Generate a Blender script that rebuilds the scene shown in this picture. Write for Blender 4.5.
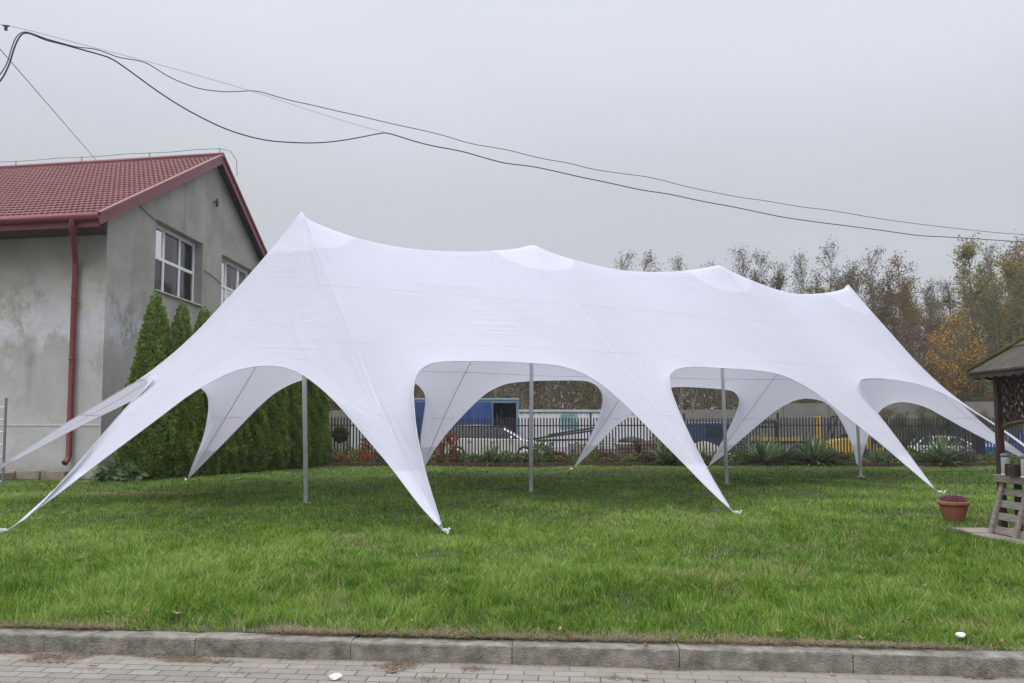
import bpy, bmesh, math, random
import numpy as np
from mathutils import Vector, Matrix
for o in list(bpy.data.objects): bpy.data.objects.remove(o)
C = bpy.context.scene.collection
R = math.radians
# ------------------------------------------------------------------ camera
F, PITCH, SH, CH = 760.0, R(3.5), 0.0351, 1.55
cd = bpy.data.cameras.new('camera'); cam = bpy.data.objects.new('camera', cd); C.objects.link(cam)
cd.sensor_width = 36; cd.lens = F/1024*36; cd.shift_y = SH; cd.clip_end = 2000; cd.clip_start = .05
cam.location = (0, 0, CH); cam.rotation_euler = (R(90)+PITCH, 0, 0)
bpy.context.scene.camera = cam
# ------------------------------------------------------------------ world, sun, exposure
w = bpy.data.worlds.new('World'); bpy.context.scene.world = w; w.use_nodes = True
nt = w.node_tree; bg = nt.nodes['Background']
sky = nt.nodes.new('ShaderNodeTexSky'); sky.sky_type = 'NISHITA'; sky.sun_disc = False
SUN_EL, SUN_AZ = 48, 200      # azimuth clockwise from +Y: behind the camera, a little to its left
sky.sun_elevation = R(SUN_EL); sky.sun_rotation = R(SUN_AZ); sky.air_density = 1.0; sky.dust_density = 4
hs = nt.nodes.new('ShaderNodeHueSaturation'); hs.inputs['Saturation'].default_value = .2; hs.inputs['Value'].default_value = .6
nt.links.new(sky.outputs[0], hs.inputs['Color'])
tc = nt.nodes.new('ShaderNodeTexCoord'); sx = nt.nodes.new('ShaderNodeSeparateXYZ')
nt.links.new(tc.outputs['Generated'], sx.inputs[0])
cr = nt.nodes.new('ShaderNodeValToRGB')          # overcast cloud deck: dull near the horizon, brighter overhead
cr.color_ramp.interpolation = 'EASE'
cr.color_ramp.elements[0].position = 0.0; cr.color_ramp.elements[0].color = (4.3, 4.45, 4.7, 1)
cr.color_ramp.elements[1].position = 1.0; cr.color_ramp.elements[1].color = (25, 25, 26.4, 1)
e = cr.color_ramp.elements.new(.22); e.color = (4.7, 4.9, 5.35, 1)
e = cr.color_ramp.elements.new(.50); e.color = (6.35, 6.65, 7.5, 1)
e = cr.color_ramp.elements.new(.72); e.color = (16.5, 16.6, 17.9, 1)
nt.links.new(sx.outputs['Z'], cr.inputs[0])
ns = nt.nodes.new('ShaderNodeTexNoise'); ns.inputs['Scale'].default_value = 1.6; ns.inputs['Detail'].default_value = 3
mp = nt.nodes.new('ShaderNodeMapping'); mp.inputs['Scale'].default_value = (1, 1, 2.5)
nt.links.new(tc.outputs['Generated'], mp.inputs[0]); nt.links.new(mp.outputs[0], ns.inputs['Vector'])
mr = nt.nodes.new('ShaderNodeMapRange'); mr.inputs['To Min'].default_value = .9; mr.inputs['To Max'].default_value = 1.1
nt.links.new(ns.outputs[0], mr.inputs[0])
ml = nt.nodes.new('ShaderNodeVectorMath'); ml.operation = 'SCALE'
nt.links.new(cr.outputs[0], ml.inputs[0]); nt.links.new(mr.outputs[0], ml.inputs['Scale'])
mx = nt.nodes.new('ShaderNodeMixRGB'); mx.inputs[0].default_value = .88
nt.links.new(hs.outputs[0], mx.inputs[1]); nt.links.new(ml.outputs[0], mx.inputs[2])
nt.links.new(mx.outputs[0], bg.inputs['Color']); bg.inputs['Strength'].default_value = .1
sl = bpy.data.lights.new('sun', 'SUN'); sl.energy = .8; sl.angle = R(35); sl.color = (1, .97, .93)
so = bpy.data.objects.new('sun', sl); C.objects.link(so)
az = R(SUN_AZ); el = R(SUN_EL)
so.rotation_euler = Vector((-math.sin(az)*math.cos(el), -math.cos(az)*math.cos(el), -math.sin(el))).to_track_quat('-Z', 'Y').to_euler()
sc = bpy.context.scene
sc.view_settings.view_transform = 'Standard'; sc.view_settings.look = 'None'; sc.view_settings.gamma = 1
sc.view_settings.exposure = 0.34
# ------------------------------------------------------------------ helpers
cs_, sn_ = math.cos(PITCH), math.sin(PITCH)
def ray(px, py):
    x = (px-512)/F; v = (341.5-py)/F + SH*1024/F
    return Vector((x, cs_-v*sn_, v*cs_+sn_))
def at(px, py, Y):
    d = ray(px, py); return Vector((0, 0, CH)) + d*(Y/d.y)
def onplane(px, py, p0, n):
    d = ray(px, py); o = Vector((0, 0, CH)); return o + d*((p0-o).dot(n)/d.dot(n))
def gx(px, Y): return (px-512)/F*Y
rnd = random.Random(7); npr = np.random.default_rng(11)

class MB:
    def __init__(s): s.v = []; s.f = []; s.mi = []; s.sm = []
    def add(s, vs, fs, mi=0, sm=False):
        o = len(s.v); s.v += [tuple(v) for v in vs]
        for f in fs: s.f.append(tuple(i+o for i in f)); s.mi.append(mi); s.sm.append(sm)
    def box(s, c, size, rot=None, mi=0):
        hx, hy, hz = (q/2 for q in size)
        vs = [Vector((x, y, z)) for x in (-hx, hx) for y in (-hy, hy) for z in (-hz, hz)]
        if rot is not None:
            if not isinstance(rot, Matrix): rot = Matrix.Rotation(rot, 3, 'Z')
            vs = [rot @ v for v in vs]
        c = Vector(c); vs = [v+c for v in vs]
        s.add(vs, [(0,1,3,2),(4,6,7,5),(0,4,5,1),(2,3,7,6),(0,2,6,4),(1,5,7,3)], mi)
    def bar(s, a, b, wd, th, up=(0,0,1), mi=0):
        a = Vector(a); b = Vector(b); d = b-a; L = d.length; d.normalize(); up = Vector(up)
        sd = d.cross(up).normalized(); u = sd.cross(d).normalized()
        m = Matrix((sd, d, u)).transposed()
        s.box((a+b)/2, (wd, L, th), m, mi)
    def tube(s, path, r, n=6, mi=0, cap=True):
        P = [Vector(p) for p in path]; rs = r if isinstance(r, (list, tuple)) else [r]*len(P)
        rings = []; prev = None
        for i, p in enumerate(P):
            d = (P[min(i+1, len(P)-1)]-P[max(i-1, 0)]).normalized()
            a = Vector((0,0,1)) if abs(d.z) < .9 else Vector((1,0,0))
            if prev is not None: a = prev
            x = d.cross(a).normalized(); y = x.cross(d).normalized(); prev = y
            rings.append([p + (x*math.cos(2*math.pi*k/n)+y*math.sin(2*math.pi*k/n))*rs[i] for k in range(n)])
        vs = [v for g in rings for v in g]; fs = []
        for i in range(len(P)-1):
            for k in range(n):
                fs.append((i*n+k, i*n+(k+1)%n, (i+1)*n+(k+1)%n, (i+1)*n+k))
        if cap: fs.append(tuple(range(n))[::-1]); fs.append(tuple((len(P)-1)*n+k for k in range(n)))
        s.add(vs, fs, mi, True)
    def lathe(s, prof, c=(0,0,0), n=24, mi=0, mat=None, wave=None):
        vs = []; fs = []
        for (r, z) in prof:
            for k in range(n):
                a = 2*math.pi*k/n; rr = r*(wave(k, z) if wave else 1)
                v = Vector((rr*math.cos(a), rr*math.sin(a), z))
                if mat is not None: v = mat @ v
                vs.append(v+Vector(c))
        for i in range(len(prof)-1):
            for k in range(n): fs.append((i*n+k, i*n+(k+1)%n, (i+1)*n+(k+1)%n, (i+1)*n+k))
        fs.append(tuple(range(n))[::-1]); fs.append(tuple((len(prof)-1)*n+k for k in range(n)))
        s.add(vs, fs, mi, True)
    def prism(s, poly, y0, y1, mi=0, M=None):         # poly in (x,z), extruded along y
        n = len(poly); vs = [Vector((x, y0, z)) for x, z in poly]+[Vector((x, y1, z)) for x, z in poly]
        if M is not None: vs = [M @ v for v in vs]
        s.add(vs, [tuple(range(n)), tuple(range(2*n-1, n-1, -1))]+[(i, i+n, (i+1)%n+n, (i+1)%n) for i in range(n)], mi)
    def build(s, name, mats, parent=None, bevel=0, kind=None):
        me = bpy.data.meshes.new(name); me.from_pydata(s.v, [], s.f)
        for m in (mats if isinstance(mats, (list, tuple)) else [mats]): me.materials.append(m)
        me.polygons.foreach_set('material_index', s.mi); me.polygons.foreach_set('use_smooth', s.sm)
        me.update()
        bm = bmesh.new(); bm.from_mesh(me); bmesh.ops.recalc_face_normals(bm, faces=bm.faces); bm.to_mesh(me); bm.free()
        o = bpy.data.objects.new(name, me); C.objects.link(o)
        if parent is not None: o.parent = parent
        if bevel:
            b = o.modifiers.new('bevel', 'BEVEL'); b.width = bevel; b.segments = 2; b.limit_method = 'ANGLE'; b.angle_limit = R(35)
        if kind: o['kind'] = kind
        return o
def npmesh(name, V, Fc, mats, parent=None, attr=None, kind=None, smooth=False):
    me = bpy.data.meshes.new(name); n, k = Fc.shape
    me.vertices.add(len(V)); me.vertices.foreach_set('co', np.asarray(V, dtype=np.float32).ravel())
    me.loops.add(n*k); me.loops.foreach_set('vertex_index', Fc.astype(np.int32).ravel())
    me.polygons.add(n); me.polygons.foreach_set('loop_start', np.arange(0, n*k, k, dtype=np.int32))
    me.polygons.foreach_set('loop_total', np.full(n, k, dtype=np.int32))
    if smooth: me.polygons.foreach_set('use_smooth', np.ones(n, dtype=bool))
    if attr is not None:
        a = me.attributes.new('var', 'FLOAT', 'FACE'); a.data.foreach_set('value', attr.astype(np.float32))
    me.materials.append(mats); me.update(calc_edges=True); me.validate()
    o = bpy.data.objects.new(name, me); C.objects.link(o)
    if parent is not None: o.parent = parent
    if kind: o['kind'] = kind
    return o
def tag(o, label, cat, group=None):
    o['label'] = label; o['category'] = cat
    if group: o['group'] = group
    return o
def empty(name, loc, label=None, cat=None, group=None, rz=0):
    o = bpy.data.objects.new(name, None); C.objects.link(o); o.location = loc; o.rotation_euler = (0, 0, rz)
    o.empty_display_size = .1
    if label: tag(o, label, cat, group)
    return o
def dup(root, loc=None, rz=None, label=None, scale=None):
    def cp(o, par):
        c = o.copy(); C.objects.link(c); c.parent = par
        for ch in list(o.children): cp(ch, c)
        return c
    r = cp(root, None)
    if loc is not None: r.location = loc
    if rz is not None: r.rotation_euler = (0, 0, rz)
    if scale is not None: r.scale = scale if isinstance(scale, (tuple, list)) else (scale,)*3
    if label: r['label'] = label
    return r
# ------------------------------------------------------------------ materials
def newmat(name):
    m = bpy.data.materials.new(name); m.use_nodes = True; return m, m.node_tree, m.node_tree.nodes['Principled BSDF']
def mat(name, col, rough=.7, var=.15, scale=6, metal=0, bump=0, bscale=None, spec=.5, col2=None, coat=0, stretch=None, trans=None):
    m, t, p = newmat(name); N = t.nodes; L = t.links
    p.inputs['Roughness'].default_value = rough; p.inputs['Metallic'].default_value = metal
    p.inputs['Specular IOR Level'].default_value = spec; p.inputs['Coat Weight'].default_value = coat
    if trans: p.inputs['Transmission Weight'].default_value = trans
    tc = N.new('ShaderNodeTexCoord'); mpn = N.new('ShaderNodeMapping'); L.new(tc.outputs['Object'], mpn.inputs[0])
    if stretch: mpn.inputs['Scale'].default_value = stretch
    n = N.new('ShaderNodeTexNoise'); n.inputs['Scale'].default_value = scale; n.inputs['Detail'].default_value = 6; n.inputs['Roughness'].default_value = .65
    L.new(mpn.outputs[0], n.inputs['Vector'])
    r = N.new('ShaderNodeValToRGB'); a = tuple(c*(1-var) for c in col); b = col2 or tuple(min(1, c*(1+var)) for c in col)
    r.color_ramp.elements[0].position = .32; r.color_ramp.elements[1].position = .68
    r.color_ramp.elements[0].color = (*a, 1); r.color_ramp.elements[1].color = (*b, 1)
    L.new(n.outputs[0], r.inputs[0]); L.new(r.outputs[0], p.inputs['Base Color'])
    if bump:
        n2 = N.new('ShaderNodeTexNoise'); n2.inputs['Scale'].default_value = bscale or scale*5; n2.inputs['Detail'].default_value = 5
        L.new(mpn.outputs[0], n2.inputs['Vector'])
        bp = N.new('ShaderNodeBump'); bp.inputs['Strength'].default_value = bump; bp.inputs['Distance'].default_value = .02
        L.new(n2.outputs[0], bp.inputs['Height']); L.new(bp.outputs[0], p.inputs['Normal'])
    return m
def leafmat(name, stops, trans=.35, rough=.6, objvar=0):
    """leaf colours picked per leaf by the face attribute 'var'"""
    m, t, p = newmat(name); N = t.nodes; L = t.links
    a = N.new('ShaderNodeAttribute'); a.attribute_name = 'var'
    r = N.new('ShaderNodeValToRGB'); els = r.color_ramp.elements
    els[0].position = stops[0][0]; els[0].color = (*stops[0][1], 1); els[1].position = stops[-1][0]; els[1].color = (*stops[-1][1], 1)
    for s_ in stops[1:-1]: e = els.new(s_[0]); e.color = (*s_[1], 1)
    L.new(a.outputs['Fac'], r.inputs[0]); src = r.outputs[0]
    if objvar:
        oi = N.new('ShaderNodeObjectInfo'); h = N.new('ShaderNodeHueSaturation')
        q = N.new('ShaderNodeMapRange'); q.inputs['To Min'].default_value = .5-objvar*.06; q.inputs['To Max'].default_value = .5+objvar*.04
        q2 = N.new('ShaderNodeMapRange'); q2.inputs['To Min'].default_value = 1-objvar*.25; q2.inputs['To Max'].default_value = 1+objvar*.3
        L.new(oi.outputs['Random'], q.inputs[0]); L.new(oi.outputs['Random'], q2.inputs[0])
        L.new(q.outputs[0], h.inputs['Hue']); L.new(q2.outputs[0], h.inputs['Value']); L.new(src, h.inputs['Color']); src = h.outputs[0]
    L.new(src, p.inputs['Base Color']); p.inputs['Roughness'].default_value = rough; p.inputs['Specular IOR Level'].default_value = .3
    tr = N.new('ShaderNodeBsdfTranslucent'); L.new(src, tr.inputs['Color'])
    mix = N.new('ShaderNodeMixShader'); mix.inputs[0].default_value = trans
    L.new(p.outputs[0], mix.inputs[1]); L.new(tr.outputs[0], mix.inputs[2]); L.new(mix.outputs[0], N['Material Output'].inputs['Surface'])
    return m
M = {}
M['steel'] = mat('galvanised_steel', (.78,.79,.82), .4, .06, 9, metal=.05)
M['dark_metal'] = mat('black_painted_metal', (.022,.024,.03), .45, .25, 5)
M['red_metal'] = mat('red_coated_metal', (.125,.030,.032), .55, .12, 1.3, col2=(.185,.046,.046))
M['red_trim'] = mat('red_trim_metal', (.175,.034,.038), .38, .08, 3)
M['white_paint'] = mat('white_pvc', (.75,.76,.78), .4, .05, 5)
M['wood_grey'] = mat('weathered_wood', (.23,.20,.175), .85, .3, 5, bump=.5, stretch=(1,1,6), bscale=14)
M['wood_dark'] = mat('dark_stained_wood', (.045,.018,.013), .6, .3, 6, bump=.3, stretch=(6,6,1))
M['wood_brown'] = mat('dark_crate_wood', (.05,.028,.018), .7, .3, 8)
M['concrete'] = mat('precast_concrete', (.17,.165,.145), .9, .2, 1.2, bump=.3, bscale=30)
M['bark'] = mat('grey_bark', (.17,.145,.115), .9, .4, 4, stretch=(3,3,.6))
M['soil'] = mat('bed_soil', (.05,.038,.027), .95, .4, 6, bump=.8)
M['black'] = mat('black_rubber', (.016,.016,.017), .75, .3, 5)
M['glass_dark'] = mat('car_glass', (.02,.025,.032), .12, .2, 2, spec=.3)
M['cable'] = mat('black_cable', (.02,.02,.022), .6, .2, 5)
M['wire'] = mat('grey_wire', (.16,.16,.17), .5, .2, 5)

# fabric of the tent: UV = (round the tent, ridge to hem)
def fabric(name, col, trans, caps=None):
    m, t, p = newmat(name); N = t.nodes; L = t.links
    uv = N.new('ShaderNodeUVMap'); uv.uv_map = 'UVMap'
    p.inputs['Roughness'].default_value = .62; p.inputs['Specular IOR Level'].default_value = .25; p.inputs['Sheen Weight'].default_value = .08
    tcn = N.new('ShaderNodeTexCoord')
    d = N.new('ShaderNodeTexNoise'); d.inputs['Scale'].default_value = .7; d.inputs['Detail'].default_value = 4
    L.new(tcn.outputs['Object'], d.inputs['Vector'])
    r = N.new('ShaderNodeValToRGB'); r.color_ramp.elements[0].color = (*[c*.965 for c in col], 1); r.color_ramp.elements[1].color = (*col, 1)
    r.color_ramp.elements[0].position = .3; r.color_ramp.elements[1].position = .6
    L.new(d.outputs[0], r.inputs[0]); L.new(r.outputs[0], p.inputs['Base Color'])
    # tension creases running from ridge to hem
    mp1 = N.new('ShaderNodeMapping'); mp1.inputs['Scale'].default_value = (6.5, .45, 1); L.new(uv.outputs[0], mp1.inputs[0])
    n1 = N.new('ShaderNodeTexNoise'); n1.inputs['Scale'].default_value = 1; n1.inputs['Detail'].default_value = 4; n1.inputs['Distortion'].default_value = .3
    L.new(mp1.outputs[0], n1.inputs['Vector'])
    # cross creases, only in patches
    mp2 = N.new('ShaderNodeMapping'); mp2.inputs['Scale'].default_value = (1.6, 9, 1); mp2.inputs['Rotation'].default_value = (0, 0, .12); L.new(uv.outputs[0], mp2.inputs[0])
    n2 = N.new('ShaderNodeTexNoise'); n2.inputs['Scale'].default_value = 1; n2.inputs['Detail'].default_value = 3; n2.inputs['Distortion'].default_value = .5
    L.new(mp2.outputs[0], n2.inputs['Vector'])
    n3 = N.new('ShaderNodeTexNoise'); n3.inputs['Scale'].default_value = .45; L.new(tcn.outputs['Object'], n3.inputs['Vector'])
    k = N.new('ShaderNodeMapRange'); k.inputs['From Min'].default_value = .52; k.inputs['From Max'].default_value = .72; L.new(n3.outputs[0], k.inputs[0])
    mu = N.new('ShaderNodeMath'); mu.operation = 'MULTIPLY'; L.new(n2.outputs[0], mu.inputs[0]); L.new(k.outputs[0], mu.inputs[1]); k.inputs['To Max'].default_value = .55
    ad = N.new('ShaderNodeMath'); ad.operation = 'MULTIPLY_ADD'; L.new(n1.outputs[0], ad.inputs[0]); ad.inputs[1].default_value = .8; L.new(mu.outputs[0], ad.inputs[2])
    bp = N.new('ShaderNodeBump'); bp.inputs['Strength'].default_value = .8; bp.inputs['Distance'].default_value = .09
    L.new(ad.outputs[0], bp.inputs['Height']); L.new(bp.outputs[0], p.inputs['Normal'])
    tr = N.new('ShaderNodeBsdfTranslucent'); tr.inputs['Color'].default_value = (.78,.78,.88,1)
    mix = N.new('ShaderNodeMixShader'); mix.inputs[0].default_value = trans
    if caps:                     # second layer of cloth sewn round each peak
        last = None
        for c_ in caps:
            vd = N.new('ShaderNodeVectorMath'); vd.operation = 'DISTANCE'; L.new(tcn.outputs['Object'], vd.inputs[0]); vd.inputs[1].default_value = c_
            if last is None: last = vd.outputs['Value']
            else:
                mi_ = N.new('ShaderNodeMath'); mi_.operation = 'MINIMUM'; L.new(last, mi_.inputs[0]); L.new(vd.outputs['Value'], mi_.inputs[1]); last = mi_.outputs[0]
        lt_ = N.new('ShaderNodeMapRange'); lt_.inputs['From Min'].default_value = 1.12; lt_.inputs['From Max'].default_value = 1.15
        lt_.inputs['To Min'].default_value = .26; lt_.inputs['To Max'].default_value = trans; L.new(last, lt_.inputs[0])
        sz_ = N.new('ShaderNodeSeparateXYZ'); L.new(tcn.outputs['Object'], sz_.inputs[0])     # doubled cloth at the feet
        ft_ = N.new('ShaderNodeMapRange'); ft_.inputs['From Min'].default_value = .83; ft_.inputs['From Max'].default_value = .85; ft_.inputs['To Min'].default_value = .6; ft_.inputs['To Max'].default_value = 1
        L.new(sz_.outputs['Z'], ft_.inputs[0]); mm_ = N.new('ShaderNodeMath'); mm_.operation = 'MULTIPLY'; L.new(lt_.outputs[0], mm_.inputs[0]); L.new(ft_.outputs[0], mm_.inputs[1])
        L.new(mm_.outputs[0], mix.inputs[0])
    L.new(p.outputs[0], mix.inputs[1]); L.new(tr.outputs[0], mix.inputs[2]); L.new(mix.outputs[0], N['Material Output'].inputs['Surface'])
    return m
M['fabric'] = fabric('white_stretch_fabric', (.80,.80,.86), .30)
M['fabric2'] = fabric('doubled_white_fabric', (.67,.68,.765), .22)
M['seam'] = mat('seam_tape', (.70,.70,.76), .7, .05, 4)

# ------------------------------------------------------------------ ground
def sstep(a, b, x): t = np.clip((x-a)/(b-a), 0, 1); return t*t*(3-2*t)
def zg(x, y): return -.62*sstep(30, 44, y)*sstep(3, 16, x)
kd = Vector((7.34, -.61, 0)).normalized(); kn = Vector((-kd.y, kd.x, 0))     # along the kerb, into the lawn
K0 = Vector((0, 5.43, 0))
def kerb_off(x, y): return (x-K0.x)*kn.x + (y-K0.y)*kn.y
# terrain sheet (yard and land beyond) reaching the horizon
xs = np.array([-600,-250,-120,-60,-30,-15,-5,0,3,6,9,12,16,20,30,60,120,250,600.]); ys = np.array([-60,-20,0,10,20,28,30,32,34,37,40,44,50,60,80,120,250,600,1200.])
X_, Y_ = np.meshgrid(xs, ys); Z_ = zg(X_, Y_)-.14
V = np.stack([X_.ravel(), Y_.ravel(), Z_.ravel()], 1); nx = len(xs)
Fq = np.array([(j*nx+i, j*nx+i+1, (j+1)*nx+i+1, (j+1)*nx+i) for j in range(len(ys)-1) for i in range(nx-1)])
M['yard'] = mat('gravel_yard', (.10,.095,.085), .95, .25, .5, bump=.6, bscale=15, col2=(.15,.14,.12))
npmesh('ground', V, Fq, M['yard'], kind='structure')
# lawn sheet: slab from the kerb to the bed, gently uneven
def lawn_z(x, y):
    return .018*np.sin(x*.9+y*.4)+.016*np.sin(y*.8-x*.33+1)+.010*np.sin(x*2.1)*np.cos(y*1.7)
nu, nv = 120, 90
us = np.linspace(-26, 30, nu); vs_ = np.linspace(.152, 24.6, nv)**1.0
U_, V_ = np.meshgrid(us, vs_)
def kmap(u, v, z): return np.stack([K0.x+kd.x*u+kn.x*v, K0.y+kd.y*u+kn.y*v, z], -1)
P = kmap(U_, V_, 0*U_); P[..., 2] = lawn_z(P[..., 0], P[..., 1])*sstep(0.1, .8, V_)
V = P.reshape(-1, 3)
# far edge follows the bed line (y = 28)
far = V[:, 1] > 28; V[far, 1] = 28
Fq = np.array([(j*nu+i, j*nu+i+1, (j+1)*nu+i+1, (j+1)*nu+i) for j in range(nv-1) for i in range(nu-1)])
M['lawn'] = mat('lawn_soil', (.040,.045,.018), .95, .35, 2.5, bump=.7, bscale=40, col2=(.065,.075,.025))
npmesh('lawn', V, Fq, M['lawn'], kind='structure', smooth=True)
# flower bed soil
b = MB(); b.box((4, 28.75, -.05), (50, 1.5, .12)); b.build('flower_bed', M['soil'], kind='structure')
# paved road
def road_mat():
    m, t, p = newmat('concrete_pavers'); N = t.nodes; L = t.links
    tcn = N.new('ShaderNodeTexCoord'); mpn = N.new('ShaderNodeMapping'); L.new(tcn.outputs['Object'], mpn.inputs[0])
    br = N.new('ShaderNodeTexBrick'); br.inputs['Scale'].default_value = 1; br.inputs['Brick Width'].default_value = .205; br.inputs['Row Height'].default_value = .105
    br.inputs['Mortar Size'].default_value = .006; br.inputs['Mortar Smooth'].default_value = .35; br.inputs['Bias'].default_value = 0
    br.inputs['Color1'].default_value = (.18,.172,.15,1); br.inputs['Color2'].default_value = (.25,.238,.21,1); br.inputs['Mortar'].default_value = (.085,.08,.055,1)
    wn = N.new('ShaderNodeTexNoise'); wn.inputs['Scale'].default_value = 9; L.new(tcn.outputs['Object'], wn.inputs['Vector'])
    vm = N.new('ShaderNodeVectorMath'); vm.operation = 'MULTIPLY_ADD'; vm.inputs[1].default_value = (.014,.014,0); L.new(wn.outputs['Color'], vm.inputs[0]); L.new(mpn.outputs[0], vm.inputs[2])
    L.new(vm.outputs[0], br.inputs['Vector'])
    n = N.new('ShaderNodeTexNoise'); n.inputs['Scale'].default_value = 3; n.inputs['Detail'].default_value = 8; n.inputs['Roughness'].default_value = .7; L.new(tcn.outputs['Object'], n.inputs['Vector'])
    mr = N.new('ShaderNodeMapRange'); mr.inputs['To Min'].default_value = .72; mr.inputs['To Max'].default_value = 1.22; L.new(n.outputs[0], mr.inputs[0])
    sc_ = N.new('ShaderNodeVectorMath'); sc_.operation = 'SCALE'; L.new(br.outputs['Color'], sc_.inputs[0]); L.new(mr.outputs[0], sc_.inputs['Scale'])
    # sand washed against the kerb (object y = distance from the kerb)
    sp = N.new('ShaderNodeSeparateXYZ'); L.new(tcn.outputs['Object'], sp.inputs[0])
    n4 = N.new('ShaderNodeTexNoise'); n4.inputs['Scale'].default_value = 5; n4.inputs['Detail'].default_value = 6; L.new(tcn.outputs['Object'], n4.inputs['Vector'])
    a = N.new('ShaderNodeMath'); a.operation = 'MULTIPLY_ADD'; L.new(n4.outputs[0], a.inputs[0]); a.inputs[1].default_value = .75; L.new(sp.outputs['Y'], a.inputs[2])
    k = N.new('ShaderNodeMapRange'); k.inputs['From Min'].default_value = .10; k.inputs['From Max'].default_value = .40; k.inputs['To Max'].default_value = .85; L.new(a.outputs[0], k.inputs[0])
    mx_ = N.new('ShaderNodeMixRGB'); L.new(k.outputs[0], mx_.inputs[0]); L.new(sc_.outputs[0], mx_.inputs[1]); mx_.inputs[2].default_value = (.26,.23,.195,1)
    L.new(mx_.outputs[0], p.inputs['Base Color']); p.inputs['Roughness'].default_value = .88
    hh = N.new('ShaderNodeMath'); hh.operation = 'MULTIPLY_ADD'; L.new(br.outputs['Fac'], hh.inputs[0]); hh.inputs[1].default_value = -1
    n5 = N.new('ShaderNodeTexNoise'); n5.inputs['Scale'].default_value = 60; n5.inputs['Detail'].default_value = 4; L.new(tcn.outputs['Object'], n5.inputs['Vector']); L.new(n5.outputs[0], hh.inputs[2])
    bp = N.new('ShaderNodeBump'); bp.inputs['Strength'].default_value = .6; bp.inputs['Distance'].default_value = .008; L.new(hh.outputs[0], bp.inputs['Height']); L.new(bp.outputs[0], p.inputs['Normal'])
    return m
kang = math.atan2(kd.y, kd.x)
b = MB(); b.add([(-30,-5,0),(30,-5,0),(30,0,0),(-30,0,0)], [(0,1,2,3)])
road = b.build('road', road_mat(), kind='structure'); road.location = (K0.x, K0.y, -.13); road.rotation_euler = (0, 0, kang)
# kerb stones (one by one; joints at the photo's spacing)
def kerb_mat():
    m = mat('kerb_concrete', (.13,.118,.098), .95, .30, 7, bump=.8, bscale=70, col2=(.30,.28,.24))
    return m
M['kerb'] = kerb_mat()
r2 = random.Random(3)
kerb = empty('kerb', (K0.x, K0.y, 0)); kerb['kind'] = 'structure'; kerb.rotation_euler = (0, 0, kang)
uj = (512-512)/F*5.4
for k in range(-9, 11):
    b = MB(); L0 = uj + k*1.155 + .0025; L1 = uj+(k+1)*1.155 - .0025
    n = 14; pts = []
    prof = [(0,-.25),(0,-.014),(.004,-.004),(.014,0),(.15,0),(.15,-.25)]
    dz = r2.uniform(-.006,.006); dy = r2.uniform(-.006,.006)
    V = []; 
    for i in range(n+1):
        uu = L0+(L1-L0)*i/n
        for (yy, zz) in prof:
            j = .0028
            V.append((uu + (r2.uniform(-j,j) if 0 < i < n else 0), yy+dy+r2.uniform(-j,j)*1.2, zz+dz+r2.uniform(-j,j)))
    q = len(prof); fs = [(i*q+a, i*q+a+1, (i+1)*q+a+1, (i+1)*q+a) for i in range(n) for a in range(q-1)]
    fs += [tuple(range(q)), tuple(n*q+a for a in range(q))[::-1]]
    b.add(V, fs, 0, False); b.build('kerb_stone', M['kerb'], kerb)

# ------------------------------------------------------------------ the star tent
NS, MR = 36, 16
pk = [at(302,213,15.0), at(532,243.5,17.4), at(718,264,19.7), at(848,286,22.5)]
for p_, dz_ in zip(pk, (.05,.10,.10,.07)): p_.z += dz_
def tip(px, Y): return Vector((gx(px, Y)*1.0, Y, .05))
def tipg(px, Y):   # foot point at depth Y seen at column px
    return onplane(px, 424+F*1.5/Y, Vector((0,Y,0)), Vector((0,1,0)))*1.0
def foot(px, Y):
    p = at(px, 424+F*1.5/Y, Y); p.z = .05; return p
legs = dict(A=foot(8,10.9), B=foot(443,10.9), C=foot(733,13.1), D=foot(937,17.0), P=Vector((14.6,20.0,.05)), K=Vector((17.5,25.0,.05)),
            J=foot(859,27.0), I=foot(708,26.8), H=foot(573,25.5), G=foot(422,24.0), Q=foot(187,20.5), E=Vector((-10.9,14.6,.05)))
lp = dict(A=0,B=0,C=1,D=2,P=3,K=3,J=3,I=3,H=2,G=1,Q=0,E=0)
ring = ['A','B','C','D','P','K','J','I','H','G','Q','E']
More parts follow.
